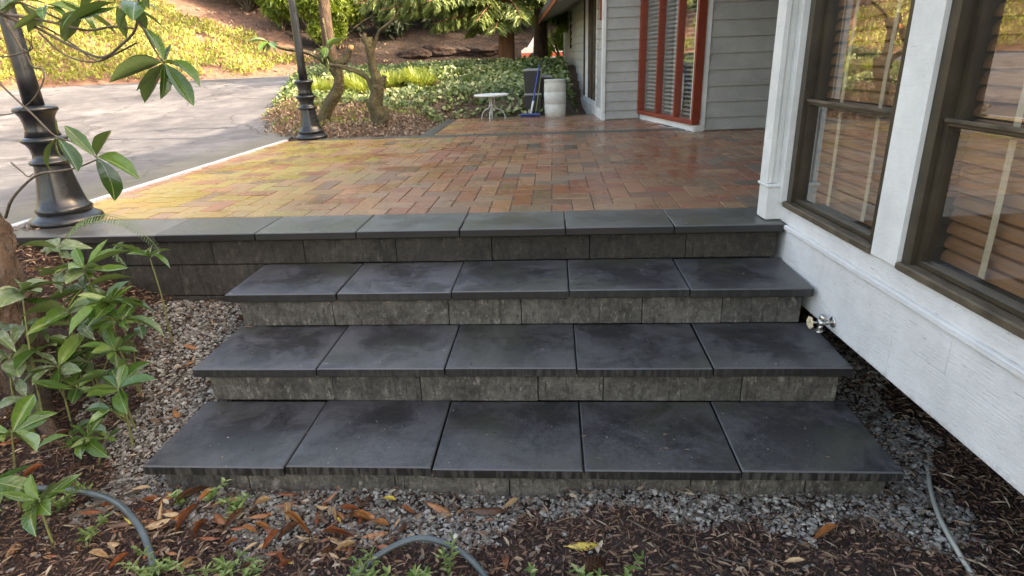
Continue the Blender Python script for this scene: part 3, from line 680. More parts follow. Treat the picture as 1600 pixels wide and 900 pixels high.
# local x along the wall toward the camera, +y toward inside (right of view)
MB().box(0, LW, .02, .12, -.1, .072, .004).build('pale_plinth', M['concrete'] if False else M['whitetrim'], rw)
MB().box(0, LW, -.02, .07, .074, .13, .004).build('bottom_rail', M['red'], rw)
MB().box(0, LW, -.02, .07, 2.25, 2.35, .004).build('top_rail', M['red'], rw)
for xx, ww in ((0, .06), (LW*.36, .036), (LW*.69, .036), (LW-.042, .042)): MB().box(xx, xx+ww, -.024, .075, .132, 2.248, .004).build('red_stile', M['red'], rw)
for x0_, x1_ in ((.06, LW*.36), (LW*.36+.036, LW*.69), (LW*.69+.036, LW-.042)):
    gm = MB(); gm.add([(x0_, .02, .13), (x1_, .02, .13), (x1_, .02, 2.25), (x0_, .02, 2.25)], [(0, 1, 2, 3)]); gm.build('pane', M['glass'], rw)
    me = MB().box(x0_+.01, x1_-.01, -.018, .018, -.0015, .0015).mesh('pale_blind_slat', M['whiteblind'])
    for i in range(40): part('pale_blind_slat', me, rw, (0, .10, .17+i*.052), (R(32), 0, 0))
hp(MB().box(.70, .80, 4.30, 4.335, -.02, 2.7, .004), 'corner_trim', 'whitetrim')
hp(MB().box(.655, .70, 4.28, 4.44, -.02, 2.7, .004), 'corner_trim', 'whitetrim')
hp(MB().box(.50, 3.3, 4.6, 7.0, -.1, .0), 'inner_floor', 'dark')
hp(MB().box(1.6, 1.7, 4.45, 6.2, -.1, 2.6), 'inner_wall', 'dark')
# front of the far wing
siding(-.150, 6.085, .345, 6.085, 0, 2.6, .137, side=-1, zs=[.012, .131, .257, .399, .531, .662, .809, .954, 1.089, 1.231, 1.379, 1.51, 1.65, 1.79, 1.93])
hp(MB().box(-.15, .42, 6.087, 6.2, -.2, 2.1), 'wall_core', 'siding')
hp(MB().box(-.192, -.150, 6.045, 6.20, .10, 2.1, .004), 'corner_trim', 'whitetrim')
hp(MB().box(-.200, -.145, 6.05, 6.12, -.02, .098, .004), 'corner_block', 'whitetrim')
# long side wall of the far wing
hp(MB().box(-.190, -.13, 6.205, 13.3, -.13, .14, .004), 'skirt_board', 'whitetrim')
hp(MB().box(-.150, 3, 6.205, 13.3, .142, 1.86), 'wall_core', 'siding') if False else None
def side_boards(b0, b1, zlo, zhi):
    z = zlo
    zs = []
    while z < zhi-.02: zs.append(z); z += .14
    siding(-.150, b0, -.150, b1, zlo, zhi, .14, side=1, zs=zs)
side_boards(6.20, 6.86, .142, 1.86); side_boards(8.74, 13.3, .142, 1.86)
hp(MB().box(-.148, -.10, 6.205, 6.87, .1, 1.9), 'wall_core', 'siding'); hp(MB().box(-.148, -.10, 8.73, 13.3, .1, 1.9), 'wall_core', 'siding')
hp(MB().box(-.10, 3.4, 13.2, 13.3, -.3, 3.0), 'gable_wall', 'siding')
hp(MB().box(.45, .6, 6.3, 13.2, -1, .1), 'foundation_wall', 'concrete')
hp(MB().box(-.10, 3.3, 6.21, 13.2, -.12, .05), 'wing_floor', 'dark')
tw = bpy.data.objects.new('side_window', None); COL.objects.link(tw); tw.parent = house; tw['label'] = 'three narrow dark panes with pale uprights in the long side wall'
MB().box(-.185, -.10, 6.87, 8.73, .142, .20, .004).build('window_sill', M['whitetrim'], tw)
for bb in (6.87, 7.20, 7.55, 7.95, 8.36, 8.68): MB().box(-.180, -.10, bb, bb+.05, .202, 1.86, .004).build('window_post', M['sill'] if bb in (7.2, 7.95) else M['brownframe'] if bb in (7.55, 8.68) else M['whitetrim'], tw)
for x0_, x1_ in ((6.92, 7.20), (7.25, 7.55), (7.60, 7.95), (8.0, 8.36), (8.41, 8.68)):
    gm = MB(); gm.add([(-.13, x0_, .2), (-.13, x1_, .2), (-.13, x1_, 1.86), (-.13, x0_, 1.86)], [(0, 1, 2, 3)]); gm.build('pane', M['glass'], tw)
MB().box(.3, .35, 6.3, 9.2, .05, 1.9).build('room_interior', M['dark'], tw)
hp(MB().box(-.192, -.12, 11.28, 11.42, 1.05, 1.80, .003), 'slit_window', 'dark')
hp(MB().box(-.186, -.172, 13.2, 13.32, .14, 1.86, .003), 'corner_trim', 'whitetrim')
hp(MB().tube([(-.20, 12.35, .1), (-.20, 12.35, .72)], .022, 8).tube([(-.20, 12.30, .1), (-.20, 12.30, .3)], .03, 8), 'electric_conduit', 'edging')
# eaves of the far wing: soffit boards, red fascia, roof
z_in, z_out, ao, ai = 1.86, 1.665, -.80, -.12
for i in range(11):
    f0, f1 = i/11, (i+1)/11; a0, a1 = ao+(ai-ao)*f0, ao+(ai-ao)*f1; q0, q1 = z_out+(z_in-z_out)*f0, z_out+(z_in-z_out)*f1; e = .004
    mb = MB(); mb.add([(a0+e, 6.3, q0+e*.3), (a1-e, 6.3, q1), (a1-e, 13.1, q1), (a0+e, 13.1, q0+e*.3), (a0+e, 6.3, q0+.02), (a1-e, 6.3, q1+.02), (a1-e, 13.1, q1+.02), (a0+e, 13.1, q0+.02)],
        [(0, 1, 2, 3), (7, 6, 5, 4), (0, 4, 5, 1), (1, 5, 6, 2), (2, 6, 7, 3), (3, 7, 4, 0)]); hp(mb, 'soffit_board', 'soffit')
hp(MB().box(-.835, -.803, 6.3, 13.15, 1.63, 1.80, .004), 'fascia_board', 'red')
hp(MB().box(-.199, -.152, 6.225, 6.35, 1.36, 2.0, .003), 'red_rafter_end', 'red')
def roofpanel(a0, zz0, a1, zz1, b0, b1, th=.12):
    mb = MB(); mb.add([(a0, b0, zz0), (a1, b0, zz1), (a1, b1, zz1), (a0, b1, zz0), (a0, b0, zz0+th), (a1, b0, zz1+th), (a1, b1, zz1+th), (a0, b1, zz0+th)],
        [(0, 3, 2, 1), (4, 5, 6, 7), (0, 1, 5, 4), (1, 2, 6, 5), (2, 3, 7, 6), (3, 0, 4, 7)]); hp(mb, 'roof', 'roof')
roofpanel(-.84, 1.70, 4.0, 4.6, 6.25, 13.2)
roofpanel(4.0, 4.6, 9.0, 1.7, 6.25, 13.2)
roofpanel(-.62, 2.62, 4.0, 5.9, -4.6, 6.0); roofpanel(4.0, 5.9, 9.2, 2.2, -4.6, 6.0)  # unseen near roof, eave and ridge raised so it shades patio and steps
gb = MB(); gb.add([(-.05, -4.2, 2.6), (9, -4.2, 2.6), (4, -4.2, 5.9)], [(0, 1, 2)]); gb.add([(-.05, 5.9, 2.6), (9, 5.9, 2.6), (4, 5.9, 5.9)], [(0, 1, 2)]); hp(gb, 'gable_wall', 'siding')
hp(MB().box(3.41, 9, -4.2, -4.1, -.9, 2.6), 'end_wall', 'siding'); hp(MB().box(8.9, 9, -4.1, 13.2, -.9, 2.6), 'rear_wall', 'siding')

# ------------------------------------------------------------------ hose faucet on the skirt
fc = thing('hose_faucet', 'chrome outdoor faucet with pale round handle on the white skirt board', 'faucet', (1.262+.0373, 3.35-.622, -.312), TH)
metal = simple('faucet_metal', (.45, .44, .42), (.65, .63, .6), 20, .28, .2, .001, 120, metal=1)
brass = simple('faucet_handle_paint', (.50, .42, .25), (.72, .64, .46), 30, .4, .3, .001, 150)
MB().lathe([(.001, -.006), (.026, -.006), (.026, -.002), (.012, 0)], n=16, axis='x').build('flange', metal, fc)
MB().tube([(-.005, 0, 0), (-.05, 0, 0)], [.012, .013], 12).lathe([(.008, -.075), (.017, -.072), (.019, -.055), (.017, -.04), (.010, -.036)], n=14, axis='x').build('valve_body', metal, fc)
MB().lathe([(.014, -.006), (.016, .0), (.016, .02), (.012, .028)], (-.052, .0, .01), 12).build('bonnet', metal, fc)
MB().tube([(-.056, -.0, 0), (-.062, -.002, -.022), (-.064, -.004, -.046)], [.012, .0125, .013], 12).lathe([(.013, -.05), (.017, -.05), (.017, -.036), (.013, -.036)], (-.064, -.004, 0), 14).build('spout', metal, fc)
MB().tube([(-.07, 0, .0), (-.105, 0, .002)], .006, 10).build('spindle', metal, fc)
hb = MB(); cpt = (-.108, 0, .002)
for k in range(7):
    a = 2*math.pi*k/7; hb.tube([(cpt[0], math.cos(a)*.004, cpt[2]+math.sin(a)*.004), (cpt[0]-.004, math.cos(a)*.02, cpt[2]+math.sin(a)*.02), (cpt[0]+.002, math.cos(a)*.028, cpt[2]+math.sin(a)*.028)], [.006, .0055, .0065], 6)
pts = [(cpt[0]-.002, math.cos(2*math.pi*k/20)*.023, cpt[2]+math.sin(2*math.pi*k/20)*.023) for k in range(21)]
hb.tube(pts, .005, 6, False); hb.build('round_handle', brass, fc)

# ------------------------------------------------------------------ lamp posts
def lamp_post(loc, label, lean=(0, 0)):
    t = thing('lamp_post', label, 'lamp post', loc, 0, 'black cast lamp posts along the driveway')
    MB().lathe([(.205, .0), (.21, .012), (.205, .03), (.185, .042), (.17, .05), (.158, .062)], n=32).build('base_plate', M['lamp'], t)
    # fluted cone
    V_ = []; F_ = []; prof = [(.152, .062), (.158, .075), (.160, .090), (.150, .105), (.142, .112), (.128, .17), (.112, .25), (.10, .33), (.097, .365)]; n = 32
    for r, z in prof:
        for k in range(n):
            q = r*(1-.045*(abs(math.cos(k*math.pi*8/n))**6) if .11 < z < .34 else 1); V_.append((q*math.cos(2*math.pi*k/n), q*math.sin(2*math.pi*k/n), z))
    for i in range(len(prof)-1):
        for k in range(n): F_.append((i*n+k, i*n+(k+1) % n, (i+1)*n+(k+1) % n, (i+1)*n+k))
    mb = MB(); mb.add(V_, F_, True); mb.build('flared_base', M['lamp'], t)
    MB().lathe([(.098, .365), (.112, .372), (.117, .383), (.112, .395), (.092, .404), (.086, .43), (.092, .47), (.106, .498), (.124, .51), (.128, .521), (.122, .532), (.098, .542)], n=32).build('lower_collar', M['lamp'], t)
    MB().lathe([(.098, .542), (.086, .58), (.084, .62), (.093, .66), (.108, .685), (.119, .693), (.121, .703), (.119, .712), (.100, .722), (.06, .728)], n=32).build('upper_collar', M['lamp'], t)
    MB().lathe([(.056, .72), (.052, .9), (.047, 1.6), (.042, 2.6)], n=24).build('pole', M['lamp'], t)
    MB().lathe([(.05, 2.6), (.09, 2.62), (.06, 2.68), (.12, 2.75), (.12, 2.78)], n=20).build('lantern_base', M['lamp'], t)
    gm = simple('frosted_lantern', (.5, .5, .48), (.55, .55, .52), 4, .3, 0)
    MB().lathe([(.11, 2.785), (.15, 3.1), (.14, 3.11)], n=6).build('lantern_glass', gm, t)
    MB().lathe([(.17, 3.115), (.10, 3.2), (.03, 3.26), (.02, 3.34), (.001, 3.36)], n=6).build('lantern_roof', M['lamp'], t)
    return t
lamp_post((-3.185, 3.745, .003), 'black fluted lamp post standing on the left end of the grey coping')
lamp_post((-3.19, 8.13, .003), 'black lamp post at the far left corner of the patio beside the pruned stumps')

# ------------------------------------------------------------------ back of patio: table, barrel, bins, broom
tb = thing('garden_table', 'small round white metal garden table in front of the ivy', 'table', (-.96, 9.98, -.02))
wm = simple('white_metal_paint', (.60, .62, .60), (.72, .74, .70), 14, .4, .1, .002, 80)
MB().lathe([(.265, .375), (.272, .382), (.275, .395), (.268, .405), (.25, .405), (.245, .398), (.001, .398)], n=36).build('table_top', wm, tb)
MB().tube([(0, 0, .0), (0, 0, .2), (0, 0, .38)], .014, 8).build('leg', wm, tb)
for k in range(3):
    a = 2*math.pi*k/3+R(25)
    c_, s_ = math.cos(a), math.sin(a); P_ = [(.05, .37), (.045, .30), (.04, .24), (.07, .19), (.14, .165), (.19, .12), (.215, .06), (.22, .0)]
    MB().tube(catmull([(c_*r, s_*r, z) for r, z in P_], 3), .009, 6).build('leg', wm, tb)
MB().lathe([(.045, .235), (.055, .24), (.045, .245)], n=16).build('leg_ring', wm, tb)
bl = thing('plastic_barrel', 'dirty white plastic barrel by the house corner', 'barrel', (.03, 10.30, -.01))
bm_ = simple('dirty_white_plastic', (.50, .50, .46), (.68, .68, .63), 9, .45, .15, .003, 40)
MB().lathe([(.150, .0), (.165, .01), (.168, .10), (.172, .185), (.166, .192), (.166, .20), (.173, .207), (.176, .37), (.170, .378), (.170, .386), (.175, .394), (.170, .50), (.165, .55), (.171, .556), (.171, .568), (.163, .572)], n=32).build('barrel_body', bm_, bl)
MB().lathe([(.158, .560), (.158, .563), (.05, .563)], n=28).build('barrel_lid', bm_, bl)
def binbox(loc, sc, lab):
    t = thing('storage_bin', lab, 'bin', loc); bk = simple('black_bin_plastic', (.010, .011, .013), (.02, .022, .025), 8, .4, .1, .002, 40)
    gy = simple('grey_bin_lid', (.20, .21, .20), (.33, .34, .32), 8, .5, .1, .002, 40)
    sx, sy, h = sc
    mb = MB(); a, b = .88, 1.0
    V_ = [(-sx*a, -sy*a, 0), (sx*a, -sy*a, 0), (sx*a, sy*a, 0), (-sx*a, sy*a, 0), (-sx*b, -sy*b, h), (sx*b, -sy*b, h), (sx*b, sy*b, h), (-sx*b, sy*b, h)]
    mb.add(V_, [(3, 2, 1, 0), (4, 5, 6, 7)]+[(i, (i+1) % 4, 4+(i+1) % 4, 4+i) for i in range(4)]); mb.box(-sx*1.03, sx*1.03, -sy*1.03, sy*1.03, h*.90, h*.94, .003); mb.build('bin_body', bk, t)
    MB().box(-sx*1.06, sx*1.06, -sy*1.06, sy*1.06, h+.002, h+.035, .01).box(-sx*.8, sx*.8, -sy*.8, sy*.8, h+.036, h+.045, .006).build('bin_lid', gy, t)
    return t
binbox((-.33, 10.60, -.05), (.135, .11, .36), 'lower black storage bin behind the blue push broom')
binbox((-.335, 10.60, .355), (.135, .11, .33), 'upper black storage bin with a pale lid, stacked on the lower one')
binbox((-.13, 10.85, -.05), (.11, .10, .62), 'taller dark bin behind the white barrel')
br = thing('push_broom', 'blue push broom leaning upright against the black bins', 'broom', (-.37, 10.17, .0))
blu = simple('blue_broom_paint', (.03, .06, .26), (.06, .10, .36), 12, .4, 0)
MB().box(-.16, .16, -.03, .03, .035, .06, .006).build('broom_head', blu, br)
mb = MB()
for i in range(60):
    x_ = rnd.uniform(-.15, .15); y_ = rnd.uniform(-.025, .025); mb.tube([(x_, y_, .036), (x_*1.06, y_*1.4, .0)], .003, 3, False)
tag(mb.build('bristles', blu, br), kind='stuff')
MB().tube([(0, 0, .055), (.05, .10, .25), (.155, .30, .78)], .011, 8).build('handle', blu, br)
MB().tube([(.01, 0, .055), (.052, .10, .24)], .018, 8).build('handle_socket', wm, br)
r2_ = thing('garden_rake', 'green handled tool leaning beside the blue broom', 'tool', (-.29, 10.16, .0))
MB().tube([(0, 0, .02), (.04, .12, .25), (.115, .33, .72)], .008, 8).build('handle', M['stem'], r2_)
MB().box(-.07, .07, -.012, .012, .005, .03, .003).build('tool_head', M['lamp'], r2_)
bl2 = thing('stored_bucket', 'pale round bucket in the dark gap beside the barrel', 'bucket', (.47, 10.75, -.25), 0)
MB().lathe([(.06, 0), (.075, .16), (.08, .165), (.078, .17), (.06, .168)], n=18).build('bucket_body', simple('grey_plastic', (.22, .22, .24), (.34, .34, .36), 9, .5, 0), bl2)

# ------------------------------------------------------------------ far vehicle between the trunks
cr = thing('parked_car', 'white car with a red side stripe glimpsed on the road between the two conifer trunks', 'car', (.1, 23.6, .63), R(2))
cp = simple('car_red_paint', (.55, .12, .07), (.62, .16, .10), 3, .3, 0); cw = simple('car_white_paint', (.7, .68, .66), (.75, .73, .71), 3, .35, 0)
V_ = []; prof = [(-1.5, .28), (-1.52, .62), (-1.35, .74), (1.3, .74), (1.55, .60), (1.55, .28)]
mb = MB(); mb.add([(x_, -.62, z_) for x_, z_ in prof]+[(x_, .62, z_) for x_, z_ in prof], [tuple(range(5, -1, -1)), tuple(range(6, 12))]+[(i, (i+1) % 6, 6+(i+1) % 6, 6+i) for i in range(6)]); mb.build('car_body', cw, cr); MB().box(-1.5, 1.5, -.635, -.622, .34, .52, .003).build('red_side_stripe', cp, cr); cr.scale = (.8, .8, .8)
prof = [(-1.25, .745), (-.95, 1.18), (.45, 1.20), (1.0, .745)]
mb = MB(); mb.add([(x_, -.56+.08*(z_ > 1), z_) for x_, z_ in prof]+[(x_, .56-.08*(z_ > 1), z_) for x_, z_ in prof], [(3, 2, 1, 0), (4, 5, 6, 7)]+[(i, (i+1) % 4, 4+(i+1) % 4, 4+i) for i in range(4)]); mb.build('cabin', cw, cr)
for x0_, x1_ in ((-.95, -.25), (-.18, .62)):
    gm = MB(); gm.add([(x0_, -.575, .80), (x1_, -.575, .80), (x1_-.12, -.51, 1.10), (x0_+.02, -.51, 1.10)], [(0, 1, 2, 3)]); gm.build('side_window', simple('car_glass', (.03, .04, .09), (.05, .06, .12), 2, .1, 0), cr)
for x_ in (-.95, .95):
    for y_ in (-.58, .58): MB().lathe([(.12, -.06), (.26, -.06), (.28, 0), (.26, .06), (.12, .06)], (x_, y_, .28), 18, 'y').build('wheel', M['dark'], cr)

# ------------------------------------------------------------------ vegetation
# big leaf mesh (rhododendron): along +x, midrib crease, droop
def leaf_me(L_, W_, droop, fold, mat, nm='leaf', curl=0, seed=0, thick=False):
    n = 9; V_ = []; F_ = []; r_ = random.Random(seed)
    for i in range(n):
        t = i/(n-1); wdt = W_*(math.sin(math.pi*min(1, t**1.12))**.8)*(1 if t < .98 else .3)*(1+r_.uniform(-.10, .06))+.0012
        z = -droop*L_*t*t; x_ = L_*t*(1-.25*droop*t)
        for s in (-1, -.5, 0, .5, 1):
            zz = z+abs(s)*fold*wdt-curl*s*s*wdt+r_.uniform(-.0008, .0008); V_.append((x_, s*wdt*.5*(1-.2*abs(curl)), zz))
    for i in range(n-1):
        for k in range(4): F_.append((i*5+k, i*5+5+k, i*5+6+k, i*5+1+k))
    # petiole
    m0 = len(V_); V_ += [(-.012, -.0012, 0), (-.012, .0012, 0), (.004, .0012, -.001), (.004, -.0012, -.001)]; F_.append((m0, m0+1, m0+2, m0+3))
    me = bpy.data.meshes.new(nm); me.from_pydata(V_, [], F_); me.polygons.foreach_set('use_smooth', [True]*len(F_)); me.materials.append(M[mat]); me.update(); return me
RH = [leaf_me(.13, .050, .25, .25, 'rhodo', seed=1), leaf_me(.105, .046, .5, .12, 'rhodo', seed=2), leaf_me(.145, .046, .1, .35, 'rhodo', seed=3), leaf_me(.12, .044, -.15, .5, 'rhodo', curl=.3, seed=13)]
RD = [leaf_me(.12, .050, .3, .2, 'rhodo_dusty', seed=4), leaf_me(.10, .050, .6, .15, 'rhodo_dusty', seed=5)]
DL = [leaf_me(.11, .036, .1, .2, 'dead', 'fallen_leaf', .5, 6), leaf_me(.09, .028, -.25, .1, 'dead', 'fallen_leaf', -.9, 7), leaf_me(.10, .034, .3, .5, 'dead', 'fallen_leaf', 1.0, 8), leaf_me(.075, .022, -.1, .7, 'dead', 'fallen_leaf', .2, 9)]
def aim(o, d, roll=0.0, upv=(0, 0, 1)):
    d = Vector(d).normalized(); u = Vector(upv); s = u.cross(d)
    if s.length < .05: s = Vector((0, 1, 0)).cross(d)
    s.normalize(); u = d.cross(s); m_ = Matrix((d, s, u)).transposed()
    o.rotation_euler = (m_ @ Matrix.Rotation(roll, 3, 'X')).to_euler()
def whorl(parent, c, n, up_, sc=1.0, pool=RH, elev=(5, 40), a0=0, dirs=None):
    """leaves round a shoot tip"""
    P = parent.location; upv = Vector(up_).normalized(); e1 = upv.cross(Vector((.3, .9, .1))).normalized(); e2 = upv.cross(e1)
    lst = dirs or [None]*n
    for i, dd in enumerate(lst):
        if dd is None:
            a = a0+2*math.pi*i*.382*1.0+rnd.uniform(-.25, .25); el = R(rnd.uniform(*elev))
            d = (e1*math.cos(a)+e2*math.sin(a))*math.cos(el)+upv*math.sin(el); s = sc*rnd.choice((rnd.uniform(.5, .8), rnd.uniform(.75, 1.2))); me = rnd.choice(pool)
        else:
            d = Vector(dd)-Vector(c); me = pool[i % len(pool)]; s = d.length/.128*sc
        o = part('leaf', me, parent, Vector(c)-P+d.normalized()*.006-upv*rnd.uniform(0, .022)*(dd is None), scale=(s, s*rnd.uniform(.8, 1.15), s*rnd.uniform(.6, 1.6))); aim(o, d, rnd.uniform(-.8, .8))
def shoot(name, label, base, tip, n, sc=1.0, pool=RH, extra=(), group=None, up_=None, elev=(-12, 40)):
    sc *= 1.3; n += 4
    t = thing(name, label, 'plant', base, 0, group)
    b, q = Vector(base), Vector(tip); mid = (b+q)/2+Vector((rnd.uniform(-.03, .03), rnd.uniform(-.03, .03), 0))
    MB().tube(catmull([b-Vector((0, 0, .03)), mid, q], 5), lin(.006, .003, 11), 6).build('stem', M['stem'], t, base)
    whorl(t, q, n, up_ or (q-mid), sc, pool, elev)
    for (c, m_) in extra:
        st = b+(q-b)*.45; MB().tube(catmull([st, (st+Vector(c))/2+Vector((0, 0, -.01)), c], 4), .003, 5).build('side_stem', M['stem'], t, base)
        whorl(t, c, m_, Vector(c)-st+Vector((0, 0, .1)), sc*.85, pool, elev)
    return t
gz = lambda x, y: float(zg(np.array(x), np.array(y)))
def gp(x, y, dz=0): return (x, y, gz(x, y)+dz)

# the old rhododendron at the left with overhanging branches
rt_ = thing('rhododendron_tree', 'old leaning rhododendron at the left with twigs and leaves overhanging the lamp post', 'tree', (-2.75, 2.7, -.5))
O = tuple(rt_.location)
trunk = catmull([(-2.62, 2.55, -.78), (-2.68, 2.66, -.52), (-2.75, 2.78, -.25), (-2.78, 2.85, .0), (-2.86, 2.88, .2), (-2.98, 2.9, .45), (-3.05, 2.8, .8), (-2.85, 2.65, 1.15), (-2.45, 2.5, 1.3)], 5)
def bark_tube(pts, rads, n=40, amp=.12, fr=5, seed=0, sub=6):
    c = catmull(pts, sub); rr = np.interp(np.linspace(0, 1, len(c)), np.linspace(0, 1, len(rads)), rads); mb = MB(); mb.tube(c, list(rr), n)
    m_ = len(c)
    for i_ in range(m_):
        for k_ in range(n):
            p = Vector(mb.v[i_*n+k_]); d = p-c[i_]; a_ = k_/n*2*math.pi
            q = Vector((math.cos(a_)*fr, math.sin(a_)*fr, (i_/sub)*1.1+seed)); h = (1-abs(noise.noise(q)))*.6+noise.noise(q*2.7)*.45+noise.noise(p*28)*.35+noise.noise(Vector((math.cos(a_)*1.3, math.sin(a_)*1.3, i_/sub*.8+seed)))*1.1
            mb.v[i_*n+k_] = tuple(c[i_]+d*(1+amp*(h-.4)))
    return mb
bark_tube([(-2.80, 2.50, -.85), (-2.82, 2.60, -.58), (-2.86, 2.74, -.3), (-2.90, 2.83, -.05), (-2.96, 2.88, .18), (-3.06, 2.9, .42), (-3.08, 2.8, .8), (-2.85, 2.65, 1.15), (-2.45, 2.5, 1.3)], [.21, .17, .14, .125, .12, .10, .08, .05, .03], 52, .42, 3.6, 3, 10).build('trunk', M['bark'], rt_, O)
for q_, (pts, r0) in enumerate((([(-2.68, 2.58, -.48), (-2.52, 2.46, -.60), (-2.40, 2.36, -.685), (-2.28, 2.3, -.76)], .075), ([(-2.72, 2.72, -.36), (-2.58, 2.84, -.44), (-2.46, 2.9, -.56)], .06), ([(-2.64, 2.5, -.6), (-2.62, 2.25, -.66), (-2.5, 2.05, -.74)], .055))):
    bark_tube(pts, [r0, r0*.6, r0*.25], 20, .3, 2.5, q_*5, 6).build('root', M['bark'], rt_, O)
BR = dict(
 brA=([(-2.45, 2.5, 1.29), (-2.279, 2.5, 1.23), (-2.069, 2.4, 1.121), (-1.916, 2.35, 1.073), (-1.802, 2.3, 1.028), (-1.691, 2.25, .985), (-1.569, 2.2, .951), (-1.454, 2.15, .988), (-1.36, 2.1, 1.032), (-1.297, 2.05, 1.111), (-1.231, 2.0, 1.21)], .007),
 brB=([(-1.974, 2.4, 1.1), (-1.857, 2.35, 1.06), (-1.731, 2.3, .996), (-1.631, 2.25, .942), (-1.52, 2.2, .96), (-1.429, 2.2, .994)], .004),
 brC=([(-2.16, 2.5, 1.17), (-2.122, 2.5, 1.041), (-2.099, 2.5, .981), (-2.082, 2.5, .932), (-2.047, 2.5, .924), (-2.013, 2.45, .883), (-2.079, 2.45, .812), (-2.213, 2.5, .762), (-2.287, 2.5, .752)], .005),
 brC2=([(-2.10, 2.5, 1.0), (-2.06, 2.47, .99), (-2.02, 2.45, 1.02), (-2.0, 2.44, 1.06)], .003),
 brC3=([(-2.30, 2.55, 1.0), (-2.2, 2.5, .975), (-2.10, 2.48, .985), (-2.03, 2.46, 1.0), (-1.99, 2.4, 1.03)], .004),
 brD=([(-2.36, 2.55, 1.02), (-2.27, 2.52, .93), (-2.244, 2.5, .876), (-2.152, 2.45, .814), (-2.103, 2.45, .756), (-2.013, 2.4, .695), (-1.982, 2.4, .667), (-1.869, 2.35, .643), (-1.766, 2.3, .598)], .005),
 brE=([(-1.33, 2.08, 1.06), (-1.292, 2.05, .999), (-1.24, 2.0, .944), (-1.227, 2.0, .926)], .004),
 brF=([(-1.857, 2.3, 1.048), (-1.783, 2.3, .969), (-1.645, 2.25, .938), (-1.519, 2.2, .962), (-1.401, 2.15, .992)], .004),
 brG=([(-2.70, 2.8, .25), (-2.537, 2.7, .364), (-2.304, 2.6, .482), (-2.108, 2.5, .515), (-1.937, 2.4, .543), (-1.808, 2.35, .579)], .007),
 brH=([(-2.35, 2.55, .55), (-2.28, 2.5, .53), (-2.25, 2.48, .52), (-2.22, 2.47, .50), (-2.19, 2.47, .515)], .004),
 brI=([(-2.069, 2.4, 1.121), (-1.90, 2.3, 1.10), (-1.74, 2.25, 1.07), (-1.6, 2.2, 1.04), (-1.47, 2.15, 1.045), (-1.36, 2.1, 1.032)], .006),
 brJ=([(-2.1, 2.5, 1.15), (-2.0, 2.42, 1.16), (-1.86, 2.35, 1.12), (-1.72, 2.28, 1.075), (-1.6, 2.2, 1.09)], .005))
for k, (pts, r0) in BR.items():
    c = catmull(pts, 4); MB().tube(c, lin(r0, r0*.5, len(c)), 6, True, .3, 5).build('branch', M['twig'], rt_, O)
cA = (-1.227, 2.0, .926)
whorl(rt_, cA, 0, (0, 0, 1), 1, RH, dirs=[(-1.402, 2.0, .911), (-1.397, 2.05, .991), (-1.284, 2.05, 1.023), (-1.239, 2.1, .969), (-1.084, 1.95, .905), (-1.187, 2.05, .918), (-1.137, 1.95, .816), (-1.18, 2.0, .809), (-1.208, 1.95, .829), (-1.252, 2.0, .825), (-1.346, 2.05, .828), (-1.29, 1.95, .835)])
whorl(rt_, (-1.982, 2.4, .667), 0, (0, 0, 1), 1, RH, dirs=[(-2.096, 2.4, .566), (-2.006, 2.35, .564), (-1.854, 2.3, .568), (-1.95, 2.4, .73)])
whorl(rt_, (-1.766, 2.3, .598), 0, (0, 0, 1), 1, RH, dirs=[(-1.57, 2.22, .584), (-1.585, 2.2, .455), (-1.66, 2.25, .697), (-1.88, 2.33, .70)])
for c, n, upv in (((-1.611, 2.2, 1.09), 7, (.3, -.3, -.8)), ((-1.40, 2.1, 1.10), 8, (.5, -.3, -.7)), ((-1.30, 2.05, 1.10), 6, (.6, -.2, -.6)), ((-1.80, 2.3, 1.12), 7, (.2, -.3, -.8)), ((-2.0, 2.42, 1.16), 7, (0, -.3, -.8)), ((-1.231, 2.0, 1.2), 6, (.6, 0, -.4)), ((-2.2, 2.5, 1.2), 6, (0, -.3, -.6))):
    whorl(rt_, c, n, upv, 1.15, RH+RD[:1], (-10, 45))

